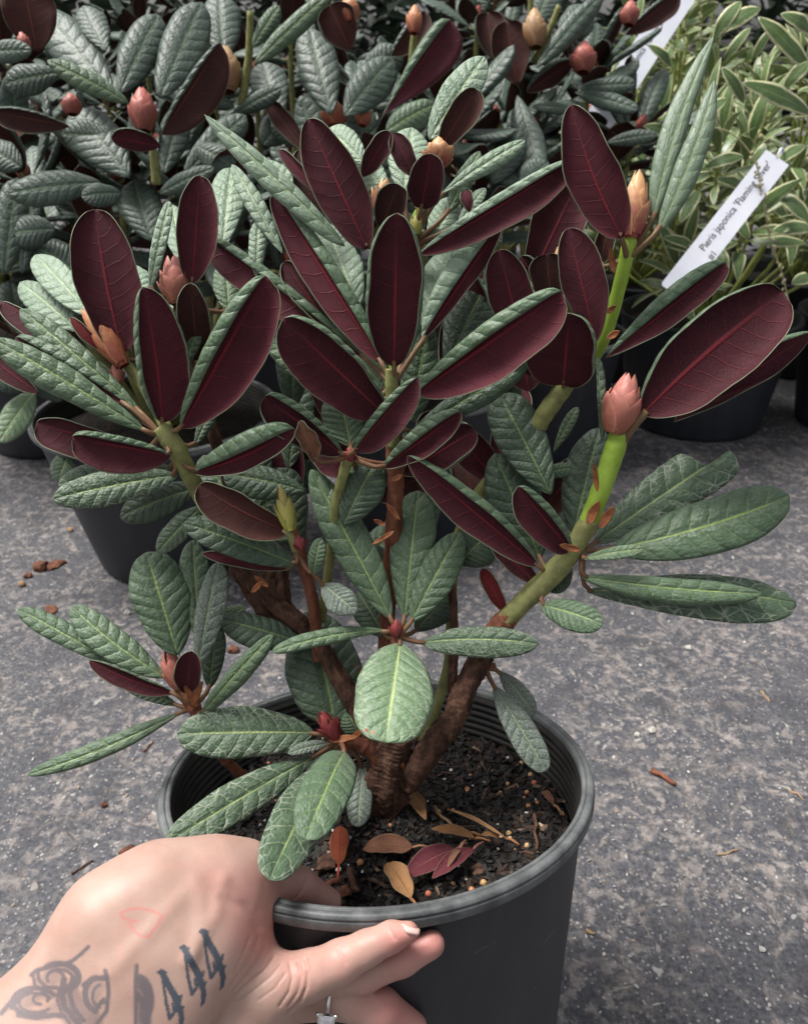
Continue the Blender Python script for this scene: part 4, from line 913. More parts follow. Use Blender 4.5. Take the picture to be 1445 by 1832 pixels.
for k, a in enumerate([(958, 85, 955, 16, 20, 'bud_tan'), (1042, 130, 1044, 75, 22, 'bud_back'), (1124, 45, 1128, 2, 16, 'bud_back')]): bbud(plC, invC, 1.28, *a, op=.12, seed=k + 40)
for e_, inv_, Y_, pts in [(plA, invA, .98, [(280, 330), (277, 290), (272, 255), (262, 230)]), (plB, invB, 1.09, [(432, 190), (440, 140), (446, 90), (448, 20)]), (plC, invC, 1.31, [(920, 140), (932, 100), (946, 50), (950, -20)]), (plC, invC, 1.31, [(955, 110), (980, 60), (1000, 10)]), (plB, invB, 1.1, [(735, 150), (738, 100), (742, 50)])]:
    f = dplane(Y_); stem_obj(e_, inv_, [P(x, y, f(y)) for x, y in pts], [.0055, .005, .0045, .004], M['olive'], 'stem', 8, 5, .05)

# ---- pieris: cream edged narrow leaves
M['pieris'] = leaf_top('pieris_leaf', (0.040, 0.090, 0.020), (0.11, 0.18, 0.055), (0.22, 0.29, 0.10), dust=.12, margin=(.70, (0.58, 0.58, 0.33)), rough=.42, bumpk=.15)
M['pieris_u'] = leaf_top('pieris_leaf_under', (0.16, 0.24, 0.08), (0.25, 0.33, 0.14), (0.33, 0.38, 0.18), dust=.1, margin=(.7, (0.55, 0.56, 0.34)), bumpk=.1)
M['pieris_e'] = plain('pieris_margin', (0.5, 0.5, 0.3), (0.6, 0.6, 0.38), 90)
M['pstem'] = plain('pieris_stem', (0.2, 0.24, 0.05), (0.34, 0.38, 0.1), 60)
PM4 = [M['pieris'], M['pieris_u'], M['pieris_e'], M['pstem']]
PV = variants(8, .092, .021, PM4, (-25, 10), 0, 51, 12, 6, (.75, .8), arch=(.002, .014), wav=.12)
M['praceme'] = plain('raceme_bud', (0.36, 0.38, 0.18), (0.5, 0.42, 0.26), 200)
def raceme(e, inv, pts, n=22, seed=0):
    rng = random.Random(seed); ps = catmull([Vector(p) for p in pts], 8); vs, fs = tube_geo(ps, [.0011] * len(ps), 5)
    for k in range(n):
        f = .3 + .7 * k / n; p = ps[min(int(f * (len(ps) - 1)), len(ps) - 1)]; r_ = .0024 * rng.uniform(.7, 1.1)
        c = p + Vector((rng.gauss(0, 1), rng.gauss(0, 1), rng.gauss(-.4, 1))).normalized() * .0045; o = len(vs)
        vs += [c + Vector((q.x * r_, q.y * r_, q.z * r_ * 1.5)) for q in ICO[0]]; fs += [tuple(i + o for i in ff) for ff in ICO[1]]
        o = len(vs); v2, f2 = tube_geo([p, c], [.0005, .0005], 4); vs += v2; fs += [tuple(i + o for i in ff) for ff in f2]
    vs = [inv @ v for v in vs]; link('flower_raceme', newmesh('flower_raceme', vs, fs, [M['praceme']]), e)
def pieris(X, Y, label, seed, nshoot, hmax, rad=.2, nleaf=13, potlabel=None, zmin=.25):
    rng = random.Random(seed)
    if potlabel: make_pot((X, Y, 0), None, .18, .14, .235, potlabel, 'black pots in the background row', 64, wall=M['pot2'], rims=M['pot2'])
    e = empty('pieris_plant', Vector((X, Y, .2))); tag(e, label, 'plant', 'cream edged shrubs'); inv = mat_inv(e); root = Vector((X, Y, .2))
    if potlabel:
        vs, fs = lathe([(.0005, .012), (.08, .008), (.166, .0)], 32); link('soil', newmesh('soil', vs, fs, [M['soil']]), e)
    for k in range(nshoot):
        a = 2.39996 * k + rng.uniform(-.3, .3); q = math.sqrt((k + .5) / nshoot); r_ = rad * q; z = zmin + (hmax - zmin) * (1 - .72 * q * q) * rng.uniform(.7, 1.0)
        c = Vector((X + r_ * math.cos(a), Y + r_ * math.sin(a), z)); ax = Vector((math.cos(a) * .7 * q, math.sin(a) * .7 * q, 1)).normalized()
        stem_obj(e, inv, [root, root.lerp(c, .5) + Vector((math.cos(a), math.sin(a), 0)) * .03, c - ax * .03, c + ax * .01], [.0045, .0035, .003, .002], M['pstem'], 'stem', 6, 4, .05, k)
        e1 = ax.orthogonal().normalized(); e2 = ax.cross(e1)
        for j in range(nleaf):
            aa = 2.39996 * j + rng.uniform(-.3, .3); el = R(25 + 75 * j / nleaf + rng.uniform(-10, 10)); out = e1 * math.cos(aa) + e2 * math.sin(aa)
            d = ax * math.cos(el) + out * math.sin(el); nn = Matrix.Rotation(rng.gauss(0, .35), 3, d) @ (ax * math.sin(el) - out * math.cos(el))
            place(e, rng.choice(PV), c - ax * (.006 * j) + out * .002, d, nn, rng.uniform(.75, 1.15))
        if k % 6 == 2: raceme(e, inv, [c, c + ax * .03 + Vector((.01, -.01, 0)), c + Vector((.025, -.03, .0)), c + Vector((.03, -.035, -.05))], 20, k)
    return e, inv
pA, pinvA = pieris(.625, 1.66, 'cream edged shrub behind the lower white tag, its flower stalk hanging over the tag', 201, 23, .68, .26, potlabel='black pot in deep shade under the cream edged shrub with the lower white tag')
pB, pinvB = pieris(.99, 1.63, 'cream edged shrub at the end of its row, next to the lower white tag', 202, 22, .74, .25, potlabel='black pot at the end of the row of cream edged shrubs')
pC, pinvC = pieris(.56, 2.02, 'cream edged shrub that carries the upper white tag', 203, 22, .84, .24, potlabel='black pot under the shrub with the upper white tag')
pieris(.98, 2.05, 'cream edged shrub in the second row behind the end one', 204, 22, .88, .26, potlabel='black pot in the second row of cream edged shrubs')
pieris(.75, 2.45, 'cream edged shrub in the last row against the far foliage', 205, 20, .95, .3)
fP = dplane(1.42)
def pl(e, inv, bx, by, tx, ty, w_, d=0, dz=-2, **k):
    L = (bx, by, tx, ty); sc = fP(by) / FPX; B = P(bx, by, fP(by) + d / 100); T = P(tx, ty, fP(by) + (d + dz) / 100); mid = (B + T) / 2; nf = ((CAM - mid).normalized() + ZUP * .5)
    geo = leaf_geo(B, T, nf, w_ * sc / 2, w_ * sc / 2, 'T', -10, -10, k.get('arch', .01), 0, 20, 8, 0, .75, .75, .15, 0, None, .0005, random.Random(int(bx + by)))
    leaf_obj(e, inv, geo, PM4)
for a in [(1450, 205, 1327, 147, 34), (1450, 130, 1355, 30, 30), (1278, 62, 1360, 14, 30), (1275, 70, 1325, 2, 26), (1450, 60, 1395, 25, 26), (1440, 260, 1380, 300, 22), (1330, 185, 1290, 120, 22), (1200, 120, 1158, 80, 18), (1260, 300, 1330, 280, 24), (1390, 345, 1450, 400, 26), (1240, 445, 1185, 425, 20), (1250, 455, 1190, 440, 16), (1290, 360, 1340, 430, 26), (1450, 410, 1380, 415, 30), (1450, 500, 1415, 508, 26), (1280, 440, 1300, 490, 22), (1250, 340, 1215, 400, 24), (1230, 270, 1160, 300, 26), (1245, 190, 1180, 215, 22), (1210, 250, 1150, 225, 22), (1330, 340, 1280, 320, 22), (1400, 160, 1450, 110, 26), (1240, 230, 1300, 175, 24)]:
    pl(pA, pinvA, *a)
raceme(pA, pinvA, [P(x, y, fP(y) - .06 - max(0, y - 250) * .0001) for x, y in [(1262, 226), (1310, 240), (1350, 290), (1362, 350), (1375, 420), (1398, 490), (1412, 550)]], 44, 5)

# ---- white plant tags with print
M['tagw'] = plain('tag_white_plastic', (0.66, 0.68, 0.76), (0.72, 0.74, 0.80), 20, .4, .5, 0)
M['ink'] = plain('tag_ink', (0.02, 0.02, 0.025), (0.03, 0.03, 0.035), 30, .6, .2, 0)
def plant_tag(x0, y0, d0, x1, y1, d1, wpx, label, t_at, size, n_at):
    A, B = P(x0, y0, d0), P(x1, y1, d1); ax = (B - A); L = ax.length; ax.normalize(); nf = (CAM - (A + B) / 2).normalized(); nf = (nf - ax * nf.dot(ax)).normalized(); sd_ = nf.cross(ax)
    e = empty('plant_tag', A); tag(e, label, 'plant tag', 'white printed plant tags'); e.rotation_mode = 'QUATERNION'; e.rotation_quaternion = Matrix((ax, sd_, nf)).transposed().to_quaternion()
    W = wpx * d0 / FPX; h = W / 2; bend = lambda x: .004 * (x / L) ** 2
    vs, fs = [], []; n = 12
    xs = [-.004] + [L * k / n for k in range(n + 1)]
    for i, x in enumerate(xs):
        hh = h * .86 if i == 0 else h
        for z in (0, -.0007): vs += [(x, -hh, bend(x) + z), (x, hh, bend(x) + z)]
    for i in range(len(xs) - 1):
        o = i * 4; p = o + 4; fs += [(o, p, p + 1, o + 1), (o + 2, o + 3, p + 3, p + 2), (o, o + 2, p + 2, p), (o + 1, p + 1, p + 3, o + 3)]
    fs += [(0, 1, 3, 2), (len(vs) - 4, len(vs) - 2, len(vs) - 1, len(vs) - 3)]
    link('strip', newmesh('strip', vs, fs, [M['tagw']], smooth=False), e)
    for txt, x, y, s in (("Pieris japonica 'Flaming Silver'", L * t_at, -h * .02, size), ('#1', L * n_at[0], h * n_at[1], size * .9)):
        cu = bpy.data.curves.new('lettering', 'FONT'); cu.body = txt; cu.size = s; cu.extrude = .00005; cu.resolution_u = 3; cu.materials.append(M['ink'])
        to = bpy.data.objects.new('lettering', cu); COL.objects.link(to); bpy.context.view_layer.update()
        me = bpy.data.meshes.new_from_object(to); bpy.data.objects.remove(to)
        for v in me.vertices: v.co = Vector((v.co.x * .92 + x, v.co.y + y, v.co.z + bend(v.co.x * .92 + x) + .0004))
        link('lettering', me, e)
    # loop that holds the tag on its twig
    ls, lf = tube_geo([Vector((L - .004, 0, bend(L) - .002)), Vector((L + .012, .004, .008)), Vector((L + .022, 0, -.002)), Vector((L + .012, -.004, -.01)), Vector((L - .004, 0, bend(L) - .0025))], [.0018, .0022, .0022, .0022, .0018], 6)
    link('loop', newmesh('loop', ls, lf, [M['tagw']]), e)
plant_tag(1204, 520, 1.24, 1388, 284, 1.27, 50, 'white plant tag hanging low in front of the cream edged shrub, flower stalk across it', .29, .0165, (.275, -.86))
plant_tag(1072, 214, 1.42, 1222, -14, 1.48, 52, 'white plant tag behind the shaded rhododendron leaves, above the other tag', .26, .0165, (.10, -.80))

# ---- foliage beyond the last row: one mass
def far_foliage():
    rng = random.Random(77); vs, fs = [], []
    for _ in range(20000):
        c = Vector((rng.uniform(-3.2, 3.2), 2.75 + rng.random() * .9, rng.random() ** .8 * 1.5)); a = rng.uniform(0, 6.28); d = Vector((math.cos(a), math.sin(a) - .3, rng.uniform(-.3, .8))).normalized() * rng.uniform(.08, .13)
        s = d.cross(Vector((rng.gauss(0, .5), rng.gauss(0, .5), 1))).normalized() * rng.uniform(.014, .022); o = len(vs); nn = d.cross(s).normalized() * .006
        vs += [c, c + d * .35 + s - nn, c + d, c + d * .35 - s - nn, c + d * .4]; fs += [(o, o + 1, o + 4), (o + 1, o + 2, o + 4), (o + 2, o + 3, o + 4), (o + 3, o, o + 4)]
    o = link('far_foliage', newmesh('far_foliage', vs, fs, [M['farleaf']])); tag(o, 'dark mass of foliage closing the view behind the last plants', 'foliage', kind='stuff')
M['farleaf'] = plain('far_leaf', (0.02, 0.04, 0.022), (0.06, 0.09, 0.055), 6, .5)
far_foliage()
# ------------------------------------------------------------------ the hand that tilts the pot
def wall_depth(px, py):
    r_ = ray(px, py); lo = None
    for k in range(400):
        d = 0.28 + k * 0.0008; q = PINV @ (CAM + r_ * d)
        rad = PB + (PR - 0.004 - PB) * q.z / PH if q.z < PH - 0.0115 else PR + .0014
        if q.z < PH and q.xy.length < rad: return d
    return 0.42
def build_hand():
    f = FPX
    def pt(px, py, d, r_): p = P(px, py, d); return (p.x, p.y, p.z, r_ * d / f)
    def wf(px, py, r_, extra=0.0):           # finger point lying against the pot wall
        d = wall_depth(px, py); d = d - r_ * d / f - extra; return pt(px, py, d, r_)
    palm = [[pt(-150, 2060, .335, 92), pt(20, 1870, .345, 84), pt(200, 1650, .362, 80), pt(290, 1600, .372, 78), pt(385, 1578, .383, 70)],
            [pt(-80, 2110, .335, 92), pt(90, 1920, .340, 84), pt(250, 1740, .355, 78), pt(370, 1660, .366, 74)],
            [pt(0, 2140, .335, 86), pt(170, 1950, .343, 80), pt(300, 1810, .355, 66), pt(372, 1720, .364, 60)],
            [pt(330, 1660, .374, 72), pt(405, 1640, .382, 52), pt(420, 1690, .380, 58)]]
    knuckle = [[pt(424, 1702, .381, 60), pt(458, 1762, .377, 66), pt(490, 1768, .375, 52)], [pt(330, 1830, .366, 60), pt(455, 1790, .376, 54)]]
    thumb = [[pt(385, 1578, .384, 68), pt(440, 1570, .394, 60), pt(490, 1578, .402, 42), pt(535, 1585, .409, 31), pt(588, 1614, .418, 24)]]
    index = [[pt(490, 1764, .375, 50), wf(552, 1746, 42, .008), wf(610, 1720, 36, .008), wf(655, 1697, 30, .007), wf(700, 1676, 26, .007), wf(731, 1667, 19, .007)]]
    middle = [[pt(500, 1745, .383, 38), wf(560, 1748, 35), wf(650, 1744, 30), wf(720, 1716, 28), wf(771, 1689, 25)]]
    ringf = [[pt(470, 1790, .374, 48), wf(560, 1782, 38), wf(630, 1788, 35), wf(680, 1806, 37), wf(735, 1842, 31)]]
    pinky = [[pt(420, 1850, .366, 46), wf(520, 1862, 34), wf(600, 1900, 32), wf(660, 1950, 27)]]
    allp = np.array([q for g_ in (palm, knuckle, thumb, index, middle, ringf, pinky) for c in g_ for q in c])
    lo = allp[:, :3].min(0) - .04; hi = allp[:, :3].max(0) + .03; vox = .0014
    # the forearm runs on past the frame: keep the box within reach of it
    n = np.ceil((hi - lo) / vox).astype(int)
    gx, gy, gz = (lo[i] + vox * np.arange(n[i]) for i in range(3))
    G = [gx[:, None, None].astype(np.float32), gy[None, :, None].astype(np.float32), gz[None, None, :].astype(np.float32)]
    def cone(a, b):
        a, b = np.array(a, np.float32), np.array(b, np.float32); d = b[:3] - a[:3]; l2 = float(d @ d) + 1e-12
        t = ((G[0] - a[0]) * d[0] + (G[1] - a[1]) * d[1] + (G[2] - a[2]) * d[2]) / l2; np.clip(t, 0, 1, out=t)
        dist = np.sqrt((G[0] - a[0] - t * d[0]) ** 2 + (G[1] - a[1] - t * d[1]) ** 2 + (G[2] - a[2] - t * d[2]) ** 2)
        return dist - (a[3] + (b[3] - a[3]) * t)
    def smin(a, b, k):
        h = np.maximum(k - np.abs(a - b), 0) / k; return np.minimum(a, b) - h * h * k * .25
    def chain(cs, k):
        D = None
        for c in cs:
            for i in range(len(c) - 1):
                q = cone(c[i], c[i + 1]); D = q if D is None else smin(D, q, k)
        return D
    body = chain(palm, .016); body = smin(body, chain(knuckle, .006), .0055)
    body = smin(body, chain(thumb, .004), .012)
    D = body
    for fg, k in ((index, .005), (middle, .003), (ringf, .004), (pinky, .006)):
        D = np.minimum(D, smin(body, chain(fg, .003), k))
    # surface nets
    s = D < 0
    idx = -np.ones(np.array(D.shape) - 1, np.int64)
    c8 = [(i, j, k) for i in (0, 1) for j in (0, 1) for k in (0, 1)]
    sh = [n_ - 1 for n_ in D.shape]
    cnt = np.zeros(sh, np.int8)
    for i, j, k in c8: cnt += s[i:sh[0] + i, j:sh[1] + j, k:sh[2] + k]
    act = (cnt > 0) & (cnt < 8); ii = np.argwhere(act); idx[act] = np.arange(len(ii))
    acc = np.zeros((len(ii), 3)); num = np.zeros(len(ii))
    for a in c8:
        for ax in range(3):
            if a[ax] == 1: continue
            b = list(a); b[ax] = 1
            va = D[ii[:, 0] + a[0], ii[:, 1] + a[1], ii[:, 2] + a[2]]; vb = D[ii[:, 0] + b[0], ii[:, 1] + b[1], ii[:, 2] + b[2]]
            m = (va < 0) != (vb < 0); t = np.where(m, va / (va - vb + 1e-12), 0)
            p = np.array(a, float)[None, :].repeat(len(ii), 0); p[:, ax] += t; acc[m] += p[m]; num[m] += 1
    verts = lo + vox * (ii + acc / num[:, None])
    faces = []
    for ax in range(3):
        o1, o2 = [(1, 2), (2, 0), (0, 1)][ax]
        sl0 = [slice(1, sh[q]) for q in range(3)]; sl0[ax] = slice(0, sh[ax]); sl1 = list(sl0); sl1[ax] = slice(1, sh[ax] + 1)
        a, b = s[tuple(sl0)], s[tuple(sl1)]
        ch = np.argwhere(a != b)
        base = np.array([1, 1, 1]); base[ax] = 0; ch = ch + base
        def at(d1, d2):
            q = ch.copy(); q[:, o1] -= d1; q[:, o2] -= d2; return idx[q[:, 0], q[:, 1], q[:, 2]]
        quad = np.stack([at(0, 0), at(1, 0), at(1, 1), at(0, 1)], 1)
        inside = s[ch[:, 0], ch[:, 1], ch[:, 2]]
        quad[~inside] = quad[~inside][:, ::-1]; faces.append(quad)
    faces = np.concatenate(faces); faces = faces[(faces >= 0).all(1)]
    return verts, faces
hv, hf = build_hand()
tmp = bpy.data.meshes.new('tmp'); tmp.from_pydata(hv.tolist(), [], hf.tolist()); tmp.update()
to = bpy.data.objects.new('tmp', tmp); COL.objects.link(to)
md = to.modifiers.new('s', 'SMOOTH'); md.factor = .5; md.iterations = 5
md = to.modifiers.new('d', 'SUBSURF'); md.levels = 1; md.render_levels = 1
bpy.context.view_layer.update(); hm = bpy.data.meshes.new_from_object(to.evaluated_get(bpy.context.evaluated_depsgraph_get())); hm.name = 'hand'
bpy.data.objects.remove(to); bpy.data.meshes.remove(tmp)
nv_ = len(hm.vertices); co = np.empty(nv_ * 3, np.float32); hm.vertices.foreach_get('co', co); co = co.reshape(-1, 3)
no = np.empty(nv_ * 3, np.float32); hm.vertices.foreach_get('normal', no); no = no.reshape(-1, 3)
q = co - np.array(CAM); dd = q @ np.array(FW); PXY = np.stack([CX + FPX * (q @ np.array(XV)) / dd, CY - FPX * (q @ np.array(UPV)) / dd], 1)
facing = np.clip(-(no * (q / np.linalg.norm(q, axis=1, keepdims=True))).sum(1) * 3, 0, 1)
def pdist(poly, wds=None):
    """distance to a polyline in photo pixels minus its half width"""
    best = np.full(nv_, 1e9)
    for i in range(len(poly) - 1):
        a, b = np.array(poly[i], float), np.array(poly[i + 1], float); d = b - a; t = np.clip(((PXY - a) @ d) / (d @ d + 1e-9), 0, 1)
        r_ = np.linalg.norm(PXY - a - t[:, None] * d, axis=1)
        if wds is not None: r_ = r_ - (wds[i] + (wds[i + 1] - wds[i]) * t)
        best = np.minimum(best, r_)
    return best
def ink(poly, wds, soft=1.6): return np.clip(1 - pdist(poly, wds) / soft, 0, 1)
z4 = lambda pts: [(x / 3.0104, 1550 + y / 3.0104) for x, y in pts]
tat = np.zeros(nv_)
for dx, dy in ((0, 0), (-103, 88), (-222, 220)):
    S = lambda pts: z4([(x + dx, y + dy) for x, y in pts])
    for pts, wd in [([(1078, 350), (1115, 352)], [2.2, 2.2]), ([(1094, 350), (1125, 410), (1165, 480), (1190, 545), (1203, 600)], [5, 5.5, 6, 5.5, 4]), ([(1096, 375), (1108, 450), (1120, 520), (1138, 598)], [1.6, 1.8, 2.4, 2.6]),
                    ([(1136, 600), (1165, 560), (1192, 500), (1200, 476)], [2.6, 2.6, 3, 1.5]), ([(1200, 590), (1198, 640), (1186, 664)], [4, 3, .8]), ([(1203, 545), (1214, 535)], [3, 1]), ([(1152, 520), (1160, 560)], [2, 2])]:
        tat = np.maximum(tat, ink(S(pts), wd, 1.4))
def arc(cx, cy, rx, ry, a0, a1, n=14): return [(cx + rx * math.cos(R(a0 + (a1 - a0) * k / n)), cy + ry * math.sin(R(a0 + (a1 - a0) * k / n))) for k in range(n + 1)]
soft_t = np.zeros(nv_)
sw = [([(478, 432), (440, 470), (390, 510), (330, 530)], 2), ([(330, 530), (260, 545), (200, 560), (170, 585)], 2.5), (arc(320, 600, 105, 75, -130, 70), 4.5), (arc(320, 605, 75, 50, -130, 60), 2), (arc(300, 600, 45, 38, 150, 380), 2), ([(205, 570), (210, 610), (250, 650), (310, 655)], 2.5), ([(180, 590), (190, 640), (250, 690)], 2),
      (arc(190, 730, 120, 75, 60, 330), 3.5), (arc(195, 735, 92, 52, 40, 330), 1.8), ([(345, 610), (335, 690), (350, 760), (410, 830), (430, 860)], 5), ([(395, 600), (378, 690), (395, 760), (450, 830)], 4), ([(320, 660), (310, 720), (330, 780), (380, 850)], 2), (arc(530, 690, 70, 90, -100, -260), 4.5), (arc(545, 700, 45, 62, -100, -260), 2), ([(570, 560), (580, 590), (586, 680), (575, 780), (520, 850)], 2.5), ([(455, 640), (500, 605), (575, 600)], 4), ([(530, 745), (560, 715)], 2), ([(510, 790), (540, 740), (570, 730)], 2),
      ([(60, 760), (120, 690), (190, 655)], 3), ([(10, 790), (70, 720)], 3), ([(100, 800), (200, 815), (300, 800), (350, 810)], 3.5), (arc(220, 715, 40, 28, 90, 380), 1.8),
      ([(738, 535), (733, 600), (733, 700), (733, 860)], 2.5), (arc(740, 720, 78, 130, -80, 30), 3.5), (arc(740, 730, 45, 85, -80, 40), 2), ([(745, 600), (790, 660), (800, 740), (790, 850)], 6), ([(740, 690), (770, 730), (770, 830)], 5)]
for pts, wd in sw: soft_t = np.maximum(soft_t, ink(z4(pts), [wd] * len(pts), 3.0))
wash = np.clip(1 - pdist(z4([(370, 680), (400, 780), (470, 850)]), [16, 22, 24]) / 8, 0, 1) * .45
for pts, wd in [([(300, 560), (250, 640), (140, 720)], [14, 10, 12]), ([(240, 800), (330, 760)], [7, 10]), ([(520, 640), (480, 740), (500, 830)], [10, 10, 12])]:
    wash = np.maximum(wash, np.clip(1 - pdist(z4(pts), wd) / 9, 0, 1) * .32)
wash = np.maximum(wash, np.clip(1 - pdist(z4([(770, 640), (775, 860)]), [9, 12]) / 6, 0, 1) * .5)
tat = np.maximum(tat * .95, np.maximum(soft_t * .72, wash)) * facing
heart = ink(z4([(742, 298), (700, 292), (660, 275), (650, 252), (690, 232), (745, 226), (800, 235), (850, 252), (873, 268), (850, 318), (822, 345), (812, 368), (795, 379), (765, 377), (735, 358), (712, 332), (704, 308)]), [.9] * 17, 2.6) * facing * .45
def blob(x, y, r_): return np.exp(-((PXY[:, 0] - x) ** 2 + (PXY[:, 1] - y) ** 2) / (r_ * r_))
red = .25 * blob(378, 1570, 30) + .7 * blob(455, 1680, 45) + .55 * blob(440, 1600, 60) + .9 * blob(770, 1680, 50) + .7 * blob(715, 1690, 45) + .75 * blob(700, 1800, 60) + .6 * blob(560, 1600, 70) + .35 * blob(610, 1725, 40) + .4 * blob(530, 1740, 40) + .5 * blob(740, 1832, 50)
red = np.clip(red, 0, 1)
# creases, tendons and folds: real relief
disp = np.zeros(nv_); zA = lambda pts: [(330 + x / 4.817, 1480 + y / 4.817) for x, y in pts]
def groove(pts, depth, wd): 
    global disp
    disp -= depth * np.exp(-(np.maximum(pdist(pts), 0) / wd) ** 2) * facing
cre = [([(1045, 1140), (1060, 1230), (1050, 1380), (1000, 1500), (900, 1600)], .0011, 2.6), ([(980, 1160), (1010, 1280), (980, 1420), (900, 1540)], .0006, 2.4), ([(905, 1170), (930, 1300), (900, 1420), (820, 1540)], .0006, 2.4),
       ([(640, 950), (590, 1080), (480, 1250), (380, 1400)], .0008, 2.6), ([(700, 1000), (640, 1140), (530, 1290), (420, 1420)], .0007, 2.4), ([(770, 1120), (690, 1230), (560, 1340), (440, 1450)], .0007, 2.4), ([(560, 950), (500, 1100), (430, 1250)], .0005, 2.2), ([(830, 1180), (740, 1290), (620, 1390), (480, 1500)], .0005, 2.2), ([(870, 1260), (780, 1390), (640, 1490)], .0004, 2.2),
       ([(330, 610), (420, 650), (520, 690), (600, 760), (650, 850)], .0009, 11), ([(260, 540), (380, 520), (480, 570), (560, 660)], .0003, 10), ([(1055, 430), (1020, 540), (960, 615)], .0008, 2.2), ([(700, 470), (690, 600), (660, 700)], .0003, 9)]
for pts, d_, w_ in cre: groove(zA(pts), d_, w_)
groove([(560, 1668), (610, 1668)], 0, 3)
for x, y in ((700, 1668), (612, 1712)): groove([(x - 8, y - 14), (x + 6, y + 12)], .0004, 3)
def ridge(pts, h_, wd): groove(pts, -h_, wd)
ridge([(350, 1575), (362, 1640), (345, 1710)], .0007, 15); ridge([(402, 1570), (385, 1640), (335, 1720)], .0008, 14)
ridge([(200, 1740), (330, 1600)], .0008, 18)
co2 = co + no * disp[:, None]
hm.vertices.foreach_set('co', co2.astype(np.float32).ravel())
for nm, ar in (('tattoo', tat), ('pink_mark', heart), ('flush', red)):
    at_ = hm.attributes.new(nm, 'FLOAT', 'POINT'); at_.data.foreach_set('value', ar.astype(np.float32))
hm.polygons.foreach_set('use_smooth', [True] * len(hm.polygons)); hm.update()
def skin():
    b = NB('skin'); o = b.obj(); A = lambda n: b.n('ShaderNodeAttribute', attribute_name=n).outputs['Fac']
    n1 = b.noise(o, 45, 4); n2 = b.noise(o, 900, 3, .6); v = b.voro(o, 700)
    c = b.mix(b.ramp(n1, .3, .7), (0.42, 0.268, 0.215), (0.50, 0.338, 0.278))
    c = b.mix(b.M('MULTIPLY', A('flush'), .75), c, (0.50, 0.185, 0.165))
    c = b.mix(b.M('MULTIPLY', b.ramp(b.noise(o, 120, 3), .5, .75), .18), c, (0.60, 0.28, 0.23))
    c = b.mix(A('pink_mark'), c, (0.62, 0.12, 0.12))
    c = b.mix(A('tattoo'), c, (0.055, 0.075, 0.10))
    b.base(c); b.rough(.48); b.spec(.4); b.b.inputs['Subsurface Weight'].default_value = .22; b.b.inputs['Subsurface Scale'].default_value = .004; b.b.inputs['Subsurface Radius'].default_value = (1, .35, .2)
    b.normal(b.bump(b.M('ADD', n2, b.M('MULTIPLY', v, -.6)), .12, .0006)); return b.m
M['skin'] = skin(); hm.materials.clear(); hm.materials.append(M['skin'])
ho = P(100, 1800, .345); hm.transform(Matrix.Translation(-ho))
person = link('person', hm, None, ho); tag(person, 'tattooed left hand with rings gripping the rim of the tilted black pot', 'hand')
# finger nail of the top finger
M['nail'] = plain('finger_nail', (0.66, 0.42, 0.37), (0.74, 0.52, 0.46), 100, .25, .5, 0)
M['nailtip'] = plain('finger_nail_tip', (0.72, 0.68, 0.62), (0.78, 0.74, 0.68), 100, .3, .5, 0)
B = P(720, 1654, wall_depth(720, 1654) - .0125); T = P(750, 1661, wall_depth(750, 1661) - .0120)
geo = leaf_geo(B, T, (UPV * .95 + FW * .25 + XV * .15).normalized(), .0044, .0044, 'T', 55, 55, .0004, 0, 10, 8, 0, .12, .12, 0, 0, None, .0006, random.Random(1), vee=30)
nl = link('fingernail', newmesh('fingernail', [v - ho for v in geo[0]], geo[1], [M['nail'], M['nailtip'], M['nailtip']], geo[2], geo[3]), person)
# rings
def metal(name, c, rough): 
    b = NB(name); b.base(c); b.b.inputs['Metallic'].default_value = 1; b.rough(rough); return b.m
M['silver'] = metal('silver', (0.78, 0.77, 0.75), .18); M['darkring'] = metal('dark_ring', (0.09, 0.08, 0.08), .35)
gb = NB('clear_stone'); gb.base((0.95, 0.96, 0.98)); gb.rough(.02); gb.b.inputs['Transmission Weight'].default_value = .75; gb.b.inputs['IOR'].default_value = 2.2; M['gem'] = gb.m
def ring_band(e, c, ax, r_, th, mat, name='band', sx=1.0):
    ax = ax.normalized(); e1 = (CAM - c); e1 = (e1 - ax * e1.dot(ax)).normalized(); e2 = ax.cross(e1); pts = [c + (e1 * math.cos(a) + e2 * math.sin(a)) * r_ for a in np.linspace(0, 2 * math.pi, 49)]
    vs, fs = tube_geo(pts, [th] * 49, 8, False); inv = mat_inv(e); link(name, newmesh(name, [inv @ v for v in vs], fs, [mat]), e); return e1, e2
